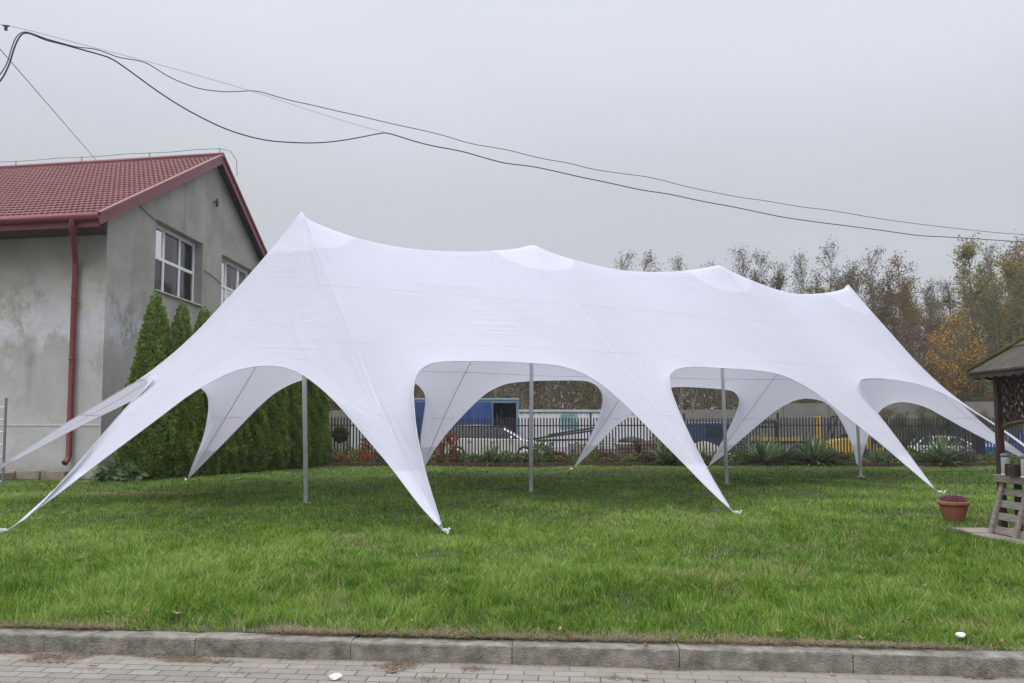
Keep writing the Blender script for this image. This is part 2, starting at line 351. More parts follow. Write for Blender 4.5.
px_arch = {
 'AB': [(50.5,500),(101,461),(140,432),(168,411),(190,394),(209,383),(228,373),(248,367),(269,365),(286,367),(301,373),(320,387),(340,406),(358,428),(376,449),(391,467),(408,490),(425,512)],
 'BC': [(437,510),(430.4,490),(421.6,457.7),(415.7,428),(413.4,399),(413,384),(415.7,374),(421.6,367),(430,363),(441,361.3),(470,361),(500,361.7),(520,362.3),(558.6,365),(578,370.7),(593.7,378.6),(609,390),(634.8,413.7),(656,436),(680,459.6),(709,490)],
 'CD': [(719,490),(707.3,469),(693.7,444),(681,416.6),(672,394),(668.2,380),(669,374),(673,370),(680,367.6),(700,367),(719,368),(745,369.3),(766,371.3),(781.6,374.6),(797,381.5),(816.7,393),(836,408.8),(852,421),(880,443),(910,469)],
 'DP': [(921,471),(905,449),(880,416),(867.5,402),(858.7,389),(857,383),(860,379.3),(866,378),(880,378.3),(900.5,380.5),(924,385.5),(947.6,395.6),(974,412),(998,427)],
 'KJ': [(998,446),(975,434),(951,421),(932,410),(917,402.4),(904,399.7),(894,400.5),(884,406),(877,414),(872,424),(868.5,436),(862.6,455)],
 'JI': [(856.8,466),(853.8,450),(846,430),(836,411.8),(824.5,401),(807,397.6),(793,400.5),(777.7,409),(758,425),(740.5,440),(724,455)],
 'IH': [(713,458),(723,440),(731,424),(738.6,408),(741.5,397),(739.5,392.5),(734,390.5),(719,389),(700,387.5),(670,386.5),(655,392),(643,403),(632.8,413.7),(619,423.5),(605.5,436),(592.8,450)],
 'HG': [(585,448),(597.7,420.5),(603.5,403),(605,391),(602,384.5),(593.8,381),(578,380.3),(539,380.6),(520,381.8),(501.6,384),(488,391),(474,404),(454.8,424),(437,445)],
 'GQ': [(420,444),(421.6,428),(425.5,405),(425.9,391),(421,384.4),(413,380),(395,377),(365,376),(330,376),(305,378.5),(286,384),(262.6,402.4),(235.6,431),(209,458)],
 'QE': [(195,458),(203.7,437.7),(208,415),(209,404),(207,391),(202,385),(188,381.5),(168,384),(150,391),(130,402),(88,422),(50,442),(21,457)],
}
arch3 = {   # edges seen end-on: (px, py, depth)
 'EA': [(-30,485,14.55),(17,455,14.35),(38,441.5,14.2),(70,420.5,13.95),(100,403,13.7),(130,385,13.35),(145,377,13.15),(152,374,13.05),(155.5,376,12.95),(152,382,12.85),(145,389,12.75),(133,400,12.55),(118,417,12.25),(102.5,434.8,11.95),(82,459,11.6),(61.5,482,11.3),(38,508,11.1),(22,522,10.97)],
 'PK': [(1048,460,20.3),(1020,442.5,20.7),(990,422.5,21.2),(968,407.5,21.5),(954,398.5,21.8),(952,396.5,22.0),(958,401,22.3),(967,409,22.7),(976,417.6,23.1),(998,436,23.9),(1015,448,24.4),(1030,459,24.8)]}
gen_T = {}
def smooth_poly(pts, it=3):
    for _ in range(it):
        q = [pts[0]]
        for a, c in zip(pts[:-1], pts[1:]): q += [a*.75+c*.25, a*.25+c*.75]
        q.append(pts[-1]); pts = q
    return pts
def resample(pts, n):
    d = [0]
    for a, c in zip(pts[:-1], pts[1:]): d.append(d[-1]+(c-a).length)
    out = []
    for i in range(n+1):
        s = d[-1]*i/n; j = 0
        while j < len(d)-2 and d[j+1] < s: j += 1
        t = (s-d[j])/max(1e-9, d[j+1]-d[j]); out.append(pts[j].lerp(pts[j+1], min(1, max(0, t))))
    return out
def arch(a, c):
    L1, L2 = legs[a], legs[c]; mid = (L1+L2)/2; inn = (pk[lp[a]]+pk[lp[c]])/2-mid; inn.z = 0; inn.normalize()
    T = mid + inn*1.95; T.z = 2.65
    key = a+c
    if key in arch3:
        pts = [L1.copy()]+[at(*q) for q in arch3[key]]+[L2.copy()]
    elif key in px_arch:
        nrm = (L2-L1).cross(T-L1).normalized()
        pts = [L1.copy()]+[onplane(x, y, L1, nrm) for x, y in px_arch[key]]+[L2.copy()]
    else:
        if gen_T.get(key) is not None: T = gen_T[key]
        else: T.z = 2.45
        ab = [(0,0),(.07,.2),(.145,.44),(.22,.68),(.30,.88),(.38,.97),(.5,1),(.62,.97),(.70,.88),(.78,.68),(.855,.44),(.93,.2),(1,0)]
        pts = [L1.lerp(L2, u) + (T-mid)*v for u, v in ab]
    return resample(smooth_poly(pts), NS)
bound = []
for i, a in enumerate(ring):
    c = ring[(i+1) % 12]; bound += arch(a, c)[:NS]
KR = len(bound)
nsp = 3*NS+1
ridge_px = [[(302,213),(320,221),(350,232.5),(375,239),(400,243.5),(425,246),(450,247.3),(475,247.4),(500,246.3),(520,244.6),(532,243.2)],
            [(532,243.2),(550,249.5),(575,257),(600,263.2),(625,267),(650,268.3),(675,267.8),(700,265.6),(718,264)],
            [(718,264),(737,271.5),(766,283.5),(785,289),(800,291.3),(824,290),(838,287.6),(848,285.6)]]
def vplane(pxs, a, c):            # curve in the upright plane through a and c
    n_ = (c-a).cross(Vector((0,0,1))).normalized()
    return [a.copy()]+[onplane(x_, y_, a, n_) for x_, y_ in pxs]+[c.copy()]
spine = []
for i in range(3): spine += resample(smooth_poly(vplane(ridge_px[i][1:-1], pk[i], pk[i+1]), 2), NS)[:NS]
spine.append(pk[3])
seam_px = {'B': [(323.6,266),(339,303),(360,358),(370,383),(387,424),(402,456),(418,489)],
           'E': [(281,238.5),(258,265),(230,296),(200,328),(177,355),(155,377),(130,394),(100,410),(70,426),(50,437),(17,456.2)],
           'P': [(868,308),(890,332),(915,361),(939.5,387.5),(965,405),(990,420.5),(1024,443)]}
seam3 = {nm: resample(smooth_poly(vplane(q, pk[lp[nm]], legs[nm]), 2), MR) for nm, q in seam_px.items()}
ids = np.zeros((MR+1, KR), dtype=int); pos = []
for i in range(nsp):
    pos.append(spine[i])
for k in range(KR):
    i, j = divmod(k, NS); a = lp[ring[i]]; c = lp[ring[(i+1) % 12]]
    ids[0, k] = a*NS + (c-a)*j
for m_ in range(1, MR+1):
    t = m_/MR
    for k in range(KR):
        ids[m_, k] = len(pos); pos.append(seam3[ring[k//NS]][m_] if (k % NS == 0 and ring[k//NS] in seam3 and m_ < MR) else pos[ids[0, k]].lerp(bound[k], t))
pos = np.array([tuple(p) for p in pos]); nvt = len(pos)
fixed = np.zeros(nvt, bool); fixed[ids[MR]] = True; fixed[:nsp] = True
for i_, nm in enumerate(ring):
    if nm in seam3: fixed[ids[:, i_*NS]] = True
ea, eb, ew = [], [], []
def edge(a, c, q):
    if a != c: ea.append(a); eb.append(c); ew.append(q)
for i in range(nsp-1): edge(i, i+1, 38.)
for m_ in range(1, MR+1):
    for k in range(KR): edge(ids[m_, k], ids[m_, (k+1) % KR], 1.15)
for m_ in range(MR):
    for k in range(KR):
        j = k % NS; edge(ids[m_, k], ids[m_+1, k], 9. if j == 0 else 1.0)
ea, eb, ew = map(np.array, (ea, eb, ew))
def lap(x):
    d = (x[ea]-x[eb])*ew[:, None]; out = np.zeros_like(x)
    for c in range(x.shape[1]): out[:, c] = np.bincount(ea, d[:, c], nvt)-np.bincount(eb, d[:, c], nvt)
    return out
def solve(x):
    r_ = -lap(x); r_[fixed] = 0; p_ = r_.copy(); rs = (r_*r_).sum(0)
    for it in range(500):
        Ap = lap(p_); Ap[fixed] = 0; al = rs/np.maximum((p_*Ap).sum(0), 1e-20); x += p_*al; r_ -= Ap*al
        rn = (r_*r_).sum(0); p_ = r_ + p_*(rn/np.maximum(rs, 1e-20)); rs = rn
        if rs.max() < 1e-9: break
    return x
x = solve(pos.copy())
for rnd_ in range(5):          # even out the tension so that the cloth hangs like a membrane
    Xg = x[ids]; lr = np.linalg.norm(Xg-np.roll(Xg, -1, 1), axis=2); ld = np.linalg.norm(Xg[1:]-Xg[:-1], axis=2)
    ew2 = []
    for i in range(nsp-1): ew2.append(38.)
    ldm = np.zeros_like(lr); ldm[1:-1] = (ld[1:]+ld[:-1])/2; ldm[-1] = ld[-1]; ldm[0] = ld[0]; ldm = (ldm+np.roll(ldm, -1, 1))/2
    lrm = (lr+np.roll(lr, 1, 1))/2; lrm = (lrm[1:]+lrm[:-1])/2
    wr = np.clip(ldm/np.maximum(lr, .01), .12, 6)*(1.0); wd_ = np.clip(lrm/np.maximum(ld, .01), .12, 6)
    for m_ in range(1, MR+1):
        for k in range(KR): ew2.append(wr[m_, k])
    for m_ in range(MR):
        for k in range(KR): ew2.append(wd_[m_, k]+(5. if k % NS == 0 else 0))
    ew = .5*ew+.5*np.array(ew2); x = solve(x)
pos = x
tent = empty('star_tent', (pk[1].x*.5+pk[2].x*.5, 19, 0), 'long white four-peaked stretch tent pegged out on the lawn', 'tent')
to = Vector(tent.location)
me = bpy.data.meshes.new('canopy'); fcs = []; uvs = []
for m_ in range(MR):
    for k in range(KR):
        f = [ids[m_, k], ids[m_, (k+1) % KR], ids[m_+1, (k+1) % KR], ids[m_+1, k]]
        u = [(k/NS, m_/MR*6), ((k+1)/NS, m_/MR*6), ((k+1)/NS, (m_+1)/MR*6), (k/NS, (m_+1)/MR*6)]
        g = []; gu = []
        for q, qq in zip(f, u):
            if q not in g: g.append(q); gu.append(qq)
        fcs.append(g); uvs += gu
me.from_pydata([tuple(Vector(p)-to) for p in pos], [], fcs)
ul = me.uv_layers.new(name='UVMap'); ul.data.foreach_set('uv', np.array(uvs, dtype=np.float32).ravel())
M['fabric'] = fabric('white_stretch_fabric', (.655,.665,.765), .36, [tuple(p-to) for p in pk])
me.materials.append(M['fabric']); me.materials.append(M['fabric2'])
pkn = np.array([tuple(p) for p in pk])
for pi, pl in enumerate(me.polygons):
    pl.use_smooth = True; c = np.array(pl.center)+np.array(to)
canopy = bpy.data.objects.new('canopy', me); C.objects.link(canopy); canopy.parent = tent
sd = canopy.modifiers.new('s', 'SUBSURF'); sd.levels = 2; sd.render_levels = 2
# peak reinforcement caps, a second layer just above the cloth
def gp(m_, k): return Vector(pos[ids[m_, k % KR]])
def surf(k, t):       # point on the radial line k, fraction t
    f = t*MR; i = min(MR-1, int(f)); return gp(i, k).lerp(gp(i+1, k), f-i)
cent = Vector((gx(640,19),18.7,2.0))
def outn(k, m_):
    a = gp(min(MR, m_+1), k)-gp(max(0, m_-1), k); c = gp(m_, k+1)-gp(m_, k-1); n = a.cross(c).normalized()
    return n if n.z > 0 else -n
# seams: flat welded strips from each peak to each leg, and two rows across
def ribbon(b, pts, nrm, wdt, th=.004):
    V = []; n = len(pts)
    for i in range(n):
        d = (pts[min(n-1, i+1)]-pts[max(0, i-1)]).normalized(); s_ = d.cross(nrm[i]).normalized()
        V += [pts[i]+s_*wdt+nrm[i]*th, pts[i]-s_*wdt+nrm[i]*th, pts[i]-s_*wdt-nrm[i]*th, pts[i]+s_*wdt-nrm[i]*th]
    b.add([v-to for v in V], [(4*i+a, 4*i+(a+1) % 4, 4*i+4+(a+1) % 4, 4*i+4+a) for i in range(n-1) for a in range(4)], 0, False)
for i in range(12):
    b = MB(); k = i*NS; ms = list(range(1, MR))
    ribbon(b, [gp(m_, k) for m_ in ms], [outn(k, max(1, m_)) for m_ in ms], .0075, .003); b.build('seam', M['fabric2'], tent)
for zc in (4.1, 2.98, 1.72):
    run = []
    for k in range(0, KR+1):
        hit = None
        for m_ in range(MR):
            a_, c_ = gp(m_, k), gp(m_+1, k)
            if a_.z >= zc > c_.z: hit = (a_.lerp(c_, (a_.z-zc)/(a_.z-c_.z)), outn(k, max(1, m_))); break
        if hit: run.append(hit)
        if (not hit or k == KR):
            if len(run) > 3: b = MB(); ribbon(b, [h[0] for h in run], [h[1] for h in run], .006, .003); b.build('seam', M['fabric2'], tent)
            run = []
# hem: a thin rolled edge
for i in range(12):
    b = MB(); b.tube([bound[(i*NS+j) % KR]-to for j in range(NS+1)], .007, 6); b.build('hem', M['fabric2'], tent)
# poles under the peaks
for p, (bx, Yb) in zip(pk, ((306,14.85),(531,17.1),(727,19.7),(861,22.3))):
    fp = foot(bx, Yb); fp.z = 0
    b = MB(); b.tube([fp-to, fp.lerp(p, .95)-to], .044, 14); b.tube([fp-to, fp.lerp(p, .005)-to], .10, 14)
    b.tube([fp.lerp(p, .52)-to, fp.lerp(p, .535)-to], .05, 14)
    o = b.build('pole', M['steel'], tent)
# anchors: strap, ratchet and steel peg at each foot
M['strap'] = mat('webbing_strap', (.62,.62,.66), .8, .1, 8)
for nm in ring:
    f = legs[nm]; d = f-pk[lp[nm]]; d.z = 0; d.normalize()
    b = MB(); e1 = f+d*.13; e1.z = .02; b.bar(f-to-Vector((0,0,.0)), e1-to, .045, .006); b.build('strap', M['strap'], tent)
    b = MB(); c = f.lerp(e1, .5)-to+Vector((0,0,.018)); b.bar(c-d*.05, c+d*.05, .045, .02); b.bar(c-d*.04+Vector((0,0,.014)), c+d*.03+Vector((0,0,.02)), .035, .01); b.build('ratchet', M['steel'], tent, bevel=.004)
    b = MB(); pg = e1-to; b.tube([pg+Vector((0,0,.06))+d*.03, pg-d*.12+Vector((0,0,-.25))], .012, 8); b.tube([pg+Vector((0,0,.055))+d*.03, pg+Vector((0,0,.07))+d*.035], .018, 8); b.build('ground_peg', M['steel'], tent)

# ------------------------------------------------------------------ building on the left
gdir = Vector((.035, 1, 0)).normalized(); fdir = Vector((-1, .16, 0)).normalized()
gn = Vector((gdir.y, -gdir.x, 0))                      # outwards from the gable
C0 = at(101, 424, 22.0); C0.z = 0
vp0 = C0 + gn*.32                                      # verge plane
apex = onplane(222, 157, vp0, gn); eave = onplane(98.5, 215.5, vp0, gn)
tA = (apex-vp0).dot(gdir); tE = (eave-vp0).dot(gdir)
zr, ze = apex.z, eave.z; slope = (zr-ze)/(tA-tE); tR = 2*tA-tE
tEnd = 2*tA                                            # far end of gable wall
def roofz(t): return zr - abs(t-tA)*slope
bld = empty('building', (C0.x, C0.y, 0), 'grey rendered building with red metal tile roof and tall white windows in its gable', 'building')
bo = Vector(bld.location)
def gw(t, z, out=0): return C0 + gdir*t + gn*out + Vector((0,0,z)) - bo
def wall_mat():
    m, t, p = newmat('patchy_render'); N = t.nodes; L = t.links
    tcn = N.new('ShaderNodeTexCoord'); sp = N.new('ShaderNodeSeparateXYZ'); L.new(tcn.outputs['Object'], sp.inputs[0])
    def noise(s, d=6, ro=.6, st=None, off=0):
        mpn = N.new('ShaderNodeMapping'); L.new(tcn.outputs['Object'], mpn.inputs[0]); mpn.inputs['Location'].default_value = (off, off, off)
        if st: mpn.inputs['Scale'].default_value = st
        n = N.new('ShaderNodeTexNoise'); n.inputs['Scale'].default_value = s; n.inputs['Detail'].default_value = d; n.inputs['Roughness'].default_value = ro
        L.new(mpn.outputs[0], n.inputs['Vector']); return n.outputs[0]
    def rng(v, a, c, lo=0, hi=1):
        q = N.new('ShaderNodeMapRange'); q.inputs['From Min'].default_value = a; q.inputs['From Max'].default_value = c
        q.inputs['To Min'].default_value = lo; q.inputs['To Max'].default_value = hi; L.new(v, q.inputs[0]); return q.outputs[0]
    def mixc(f, c1, c2):
        q = N.new('ShaderNodeMixRGB'); L.new(f, q.inputs[0])
        for s_, v in ((1, c1), (2, c2)):
            if isinstance(v, tuple): q.inputs[s_].default_value = (*v, 1)
            else: L.new(v, q.inputs[s_])
        return q.outputs[0]
    def mul(a, c):
        q = N.new('ShaderNodeMath'); q.operation = 'MULTIPLY'; L.new(a, q.inputs[0]); L.new(c, q.inputs[1]); return q.outputs[0]
    base = mixc(rng(noise(.9), .35, .65), (.27,.262,.232), (.355,.345,.305))
    base = mixc(rng(noise(.5, 7, .7, (1,1,.5), 3), .5, .72, 0, .5), base, (.235,.222,.19))
    # pale whitewash left on the lower walls and near the corner
    zl = rng(sp.outputs['Z'], 6.2, 4.4); f1 = rng(noise(.5, 8, .72, None, 9), .46, .53)
    xin = rng(sp.outputs['Y'], 4.6, 3.0)                # only near the front corner
    pale = mixc(rng(noise(2.2, 6, .7), .3, .7), (.42,.425,.43), (.56,.57,.59))
    base = mixc(mul(mul(zl, f1), xin), base, pale)
    low = mul(rng(sp.outputs['Z'], 4.3, 3.4), xin); base = mixc(mul(low, rng(noise(1.3, 7, .7, (1,1,.35), 5), .3, .6, .45, .95)), base, (.42,.42,.405))
    # run-off streaks and damp foot
    st = mul(rng(noise(3.2, 5, .6, (1,1,.08), 2), .55, .75, 0, .5), rng(noise(.7, 3), .4, .6)); base = mixc(st, base, (.13,.12,.10))
    base = mixc(rng(sp.outputs['Z'], .7, .0, 0, .35), base, (.17,.15,.12))
    L.new(base, p.inputs['Base Color']); p.inputs['Roughness'].default_value = .93; p.inputs['Specular IOR Level'].default_value = .2
    bp = N.new('ShaderNodeBump'); bp.inputs['Strength'].default_value = .5; bp.inputs['Distance'].default_value = .03
    L.new(noise(9, 8, .75), bp.inputs['Height']); L.new(bp.outputs[0], p.inputs['Normal'])
    return m
M['render'] = wall_mat()
def tz(px, py):
    p = onplane(px, py, C0, gn); return (p-C0).dot(gdir), p.z
t1a, z1t = tz(156.5, 219); _, z1b = tz(156, 290.5); t1b, _ = tz(202.5, 260)
t2a, z2t = tz(222, 256); t2b = t2a+(t1b-t1a); z2t = (z1t+z2t)/2; z1t_ = z1t
z2b = z1b
print('BUILDING', C0, 'apex', apex, 'eave', eave, 't', tA, tEnd, 'win', t1a, t1b, z1b, z1t, t2a, t2b, z2t)
wins = [(t1a, t1b, z1b, z1t), (t2a, t2b, z2b, z1t)]
b = MB()
LW = 14.0
br = [0, t1a, t1b, t2a, t2b] + [tA, tEnd]
cuts = sorted(set(br))
def wcol(ta, tb, zlo, zhi=None):
    a0 = zlo; q = [gw(ta, a0), gw(tb, a0)]
    if zhi is None: q += [gw(tb, roofz(tb)-.12), gw(ta, roofz(ta)-.12)]
    else: q += [gw(tb, zhi), gw(ta, zhi)]
    b.add(q, [(0,1,2,3)])
for ta, tb in zip(cuts[:-1], cuts[1:]):
    hit = None
    for wn_ in wins:
        if ta >= wn_[0]-1e-6 and tb <= wn_[1]+1e-6: hit = wn_
    if hit:
        wcol(ta, tb, -.3, hit[2]); wcol(ta, tb, hit[3])
    else: wcol(ta, tb, -.3)
RD = .34
for (a, c, zl_, zh) in wins:      # reveals
    for q in ([(a,zl_),(a,zh)], [(c,zl_),(c,zh)], [(a,zl_),(c,zl_)], [(a,zh),(c,zh)]):
        (u0, w0), (u1, w1) = q
        b.add([gw(u0,w0), gw(u1,w1), gw(u1,w1,-RD-.1), gw(u0,w0,-RD-.1)], [(0,1,2,3)])
fl = fdir*LW; zf = roofz(0)-.12
b.add([gw(0,-.3), gw(0,-.3)+fl, gw(0,zf)+fl, gw(0,zf)], [(0,1,2,3)])
b.add([gw(tEnd,-.3), gw(tEnd,-.3)+fl, gw(tEnd,zf)+fl, gw(tEnd,zf)], [(0,1,2,3)])
b.add([gw(0,-.3)+fl, gw(tEnd,-.3)+fl, gw(tEnd,zf)+fl, gw(tA,zr-.12)+fl, gw(0,zf)+fl], [(0,1,2,3,4)])
b.build('wall', M['render'], bld)
# pale band along the front wall and the corner bead
b = MB(); p0 = gw(0,1.52); fo = Vector((fdir.y, -fdir.x, 0)); fo = fo if fo.y < 0 else -fo
b.bar(p0+fo*.008, p0+fdir*LW+fo*.008, .02, .05, up=(0,0,1)); b.build('render_band', mat('pale_band', (.5,.5,.49), .9), bld)
# roof: pressed metal tiles, real waves and steps
def roof_side(sgn):
    wv, st = .185, .35
    L_ = LW+.6+.3; SLn = math.hypot(tA-tE, zr-ze); nrow = int(SLn/st)+1; ncx = int(L_/wv*8)
    V = []; rows = []
    for r in range(nrow):
        s0 = r*st; s1 = min(SLn, (r+1)*st); rows += [(s0, 0.0), (s0+.02*(s1-s0)+.002, .045), (s0+.55*(s1-s0), .018), (s1, 0.0)]
    for (s_, h) in rows:
        f_ = s_/SLn
        for i in range(ncx+1):
            u = i/ncx*L_; ww = .012*(math.cos(2*math.pi*u/wv)+.25*math.cos(4*math.pi*u/wv))
            t = (tE + (tA-tE)*f_) if sgn > 0 else (tR + (tA-tR)*f_)
            z = ze+(zr-ze)*f_ + h + ww + .045
            V.append(vp0 - bo + gdir*t + fdir*(u) + Vector((0,0,z)))
    V = np.array([tuple(v) for v in V]); nr = len(rows); k = ncx+1
    jj, ii = np.meshgrid(np.arange(nr-1), np.arange(ncx), indexing='ij')
    a = jj*k+ii; Fq = np.stack([a, a+1, a+k+1, a+k], -1).reshape(-1, 4)
    return npmesh('roof', V, Fq, M['red_metal'], bld, smooth=False)
roof = roof_side(1); roof_side(-1)
vo = vp0-bo
b = MB()
for (ta, tb) in ((tE, tA), (tR, tA)):          # soffit under the verge and roof deck
    za, zb = ze-.03, zr-.03
    b.add([vo+gdir*ta+Vector((0,0,za)), vo+gdir*tb+Vector((0,0,zb)), vo+gdir*tb+fdir*(LW+.5)+Vector((0,0,zb)), vo+gdir*ta+fdir*(LW+.5)+Vector((0,0,za))], [(0,1,2,3)])
b.build('soffit', mat('dark_soffit', (.05,.035,.032), .8), bld)
b = MB()
for (ta, tb) in ((tE-.03, tA), (tR+.03, tA)):
    b.bar(vo+gn*.02+gdir*ta+Vector((0,0,roofz(ta)-.10)), vo+gn*.02+gdir*tb+Vector((0,0,zr-.10)), .03, .30)
    b.bar(vo+gn*.03+gdir*ta+Vector((0,0,roofz(ta)+.07)), vo+gn*.03+gdir*tb+Vector((0,0,zr+.07)), .12, .09)
b.build('bargeboard', M['red_trim'], bld)
b = MB(); b.tube([vo+gdir*tA+gn*.06+Vector((0,0,zr+.08)), vo+gdir*tA+fdir*(LW+.5)+Vector((0,0,zr+.08))], .10, 10); b.build('ridge_cap', M['red_trim'], bld)
# gutter + fascia + downpipe
ge = vo+gdir*(tE-.07)+Vector((0,0,ze-.04))
b = MB(); b.tube([ge+gn*.02, ge+fdir*LW], .10, 12); b.build('gutter', M['red_trim'], bld)
b = MB(); fs0 = vo+gdir*(tE+.05)+Vector((0,0,ze-.17)); b.bar(fs0, fs0+fdir*LW, .03, .26); b.build('fascia', M['red_trim'], bld)
b = MB(); s0 = vo+gdir*(tE+.10)+Vector((0,0,ze-.29)); s1 = gw(0,ze-.29); b.add([s0,s0+fdir*LW,s1+fdir*LW,s1+fo*0], [(0,1,2,3)]); b.build('eaves_board', M['wood_brown'], bld)
dpu = (at(72.5, 420, 22.1)-C0).dot(fdir)
dp = gw(0,0)+fdir*dpu+fo*.14
g0 = ge+fdir*(dpu-.12)
b = MB(); ztop = ze-.1
b.tube([g0+Vector((0,0,-.02)), g0+Vector((0,0,-.28)), g0.lerp(Vector((dp.x,dp.y,g0.z)), .25)+Vector((0,0,-.42)), Vector((dp.x,dp.y,ztop-.85))+(g0-dp).to_2d().to_3d()*.12, Vector((dp.x,dp.y,ztop-1.1)), Vector((dp.x,dp.y,.62)), Vector((dp.x,dp.y,.50))+fo*.06, Vector((dp.x,dp.y,.42))+fo*.16], .083, 14, cap=False)
d_ = b.build('downpipe', M['red_trim'], bld)
b = MB()
for zz in (1.6, 3.4, 5.2): b = MB(); b.tube([Vector((dp.x,dp.y,zz)), Vector((dp.x,dp.y,zz+.05))], .096, 14); b.build('bracket', M['red_trim'], d_)
b = MB(); b.tube([Vector((dp.x,dp.y,.44))+fo*.155,Vector((dp.x,dp.y,.435))+fo*.162], .072, 12, mi=1)
b.build('pipe_mouth', [M['red_trim'], M['black']], d_)
# windows
def pane_mat():
    m, t, p = newmat('window_glass'); N = t.nodes; L = t.links
    p.inputs['Base Color'].default_value = (.055,.062,.07,1); p.inputs['Roughness'].default_value = .04; p.inputs['Specular IOR Level'].default_value = 1.0
    n = N.new('ShaderNodeTexNoise'); n.inputs['Scale'].default_value = 1.2; tcn = N.new('ShaderNodeTexCoord'); L.new(tcn.outputs['Object'], n.inputs['Vector'])
    bp = N.new('ShaderNodeBump'); bp.inputs['Strength'].default_value = .08; bp.inputs['Distance'].default_value = .05; L.new(n.outputs[0], bp.inputs['Height']); L.new(bp.outputs[0], p.inputs['Normal'])
    g = N.new('ShaderNodeBsdfTransparent'); g.inputs['Color'].default_value = (.85,.88,.9,1)
    fr = N.new('ShaderNodeFresnel'); fr.inputs['IOR'].default_value = 1.9
    gl = N.new('ShaderNodeBsdfGlossy'); gl.inputs['Roughness'].default_value = .03; L.new(bp.outputs[0], gl.inputs['Normal'])
    mi = N.new('ShaderNodeMixShader'); L.new(fr.outputs[0], mi.inputs[0]); L.new(g.outputs[0], mi.inputs[1]); L.new(gl.outputs[0], mi.inputs[2])
    L.new(mi.outputs[0], N['Material Output'].inputs['Surface']); return m
M['pane'] = pane_mat(); M['curtain'] = mat('net_curtain', (.24,.25,.27), .9, .1, 4); M['room'] = mat('room_wall', (.10,.095,.09), .9, .3, 1.5)
for wi, (a, c, zl_, zh) in enumerate(wins):
    fr = MB(); wd = .07; o_ = -RD
    def fbar(u0, w0, u1, w1, th=wd): fr.bar(gw(u0,w0,o_), gw(u1,w1,o_), th, .07, up=gn)
    n3 = [a+.04, a+(c-a)*.333, a+(c-a)*.667, c-.04]
    for u in n3[0:1]+n3[3:]: fbar(u, zl_, u, zh, .09)
    for u in n3[1:3]: fbar(u, zl_+.003, u, zh-.003, .10)
    fbar(a+.1, zh-.06, c-.1, zh-.06, .13); fbar(a+.1, zl_+.07, c-.1, zl_+.07, .14)
    zm = zl_+(zh-zl_)*.52
    for u0, u1 in zip(n3[:-1], n3[1:]): fbar(u0+.045, zm, u1-.045, zm, .11)
    f = fr.build('window', M['white_paint'], bld, bevel=.008)
    q = MB(); 
    for u0, u1 in zip(n3[:-1], n3[1:]):
        for w0, w1 in ((zl_+.1, zm-.07), (zm+.07, zh-.1)): q.add([gw(u0+.05,w0,o_-.01),gw(u1-.05,w0,o_-.01),gw(u1-.05,w1,o_-.01),gw(u0+.05,w1,o_-.01)], [(0,1,2,3)])
    q.build('pane', M['pane'], f)
    # room seen through the glass
    q = MB(); D = 2.2
    q.add([gw(a-.3,zl_-.3,-D),gw(c+.3,zl_-.3,-D),gw(c+.3,zh+.3,-D),gw(a-.3,zh+.3,-D)], [(0,1,2,3)], 1)
    for (u0,w0,u1,w1) in ((a-.3,zl_-.3,c+.3,zl_-.3),(a-.3,zh+.3,c+.3,zh+.3),(a-.3,zl_-.3,a-.3,zh+.3),(c+.3,zl_-.3,c+.3,zh+.3)):
        q.add([gw(u0,w0,-RD-.12),gw(u1,w1,-RD-.12),gw(u1,w1,-D),gw(u0,w0,-D)], [(0,1,2,3)], 1)
    for u0, u1 in ((a+(c-a)*.70, c-.1), (a+.08, a+(c-a)*.28)):
        nn = 16; V = []
        for i in range(nn+1):
            u = u0+(u1-u0)*i/nn; dd = -RD-.3-.05*math.sin(i*2.3); V += [gw(u, zl_+.02, dd), gw(u, zh-.02, dd)]
        q.add(V, [(2*i,2*i+2,2*i+3,2*i+1) for i in range(nn)], 0)
    q.build('curtain', [M['curtain'], M['room']], f)
    s_ = MB(); s_.bar(gw(a-.03,zl_+.0,-RD*.5+.04), gw(c+.03,zl_+.0,-RD*.5+.04), RD+.1, .05); s_.build('sill', mat('sill', (.42,.42,.41), .8), f)
# lightning conductor on the ridge, with posts; hook on the gable
b = MB(); rp = []
for i in range(0, 15):
    p = vo+gdir*tA+fdir*(i*1.0+.1)+Vector((0,0,zr+.34+.02*math.sin(i*2)))
    rp.append(p)
    if i % 3 == 0: b.tube([p-Vector((0,0,.3)), p+Vector((0,0,.03))], .018, 6)
b.tube([vo+gdir*(tA+.9)+gn*.25+Vector((0,0,zr-.45)), vo+gdir*(tA+.55)+gn*.35+Vector((0,0,zr+.05)), vo+gdir*(tA+.2)+gn*.25+Vector((0,0,zr+.30)), rp[0]]+rp[1:], .012, 5)
b.build('lightning_rod', M['wire'], bld)
ht, hz = tz(214, 202); b = MB(); b.bar(gw(ht,hz,0), gw(ht,hz,.16), .05, .05); b.tube([gw(ht,hz-.18,.13), gw(ht,hz+.12,.13)], .05, 8); b.build('insulator_hook', M['dark_metal'], bld)
cwt = []
for i in range(9):
    k = i/8; cwt.append(gw(ht+(t1a-.6-ht)*0-(k)*3.9, hz-.15-k*1.5-.25*math.sin(k*3.1), .05))
b = MB(); b.tube([gw(*tz(138,205),.03), gw(*tz(152,218),.03), gw(*tz(156,222),.03)], .012, 5); b.build('wall_cable', M['cable'], bld); b = MB(); b.tube([gw(*tz(203,270),.03), gw(*tz(213,277),.03), gw(*tz(221,284),.03)], .012, 5)
b.build('wall_cable', M['cable'], bld)

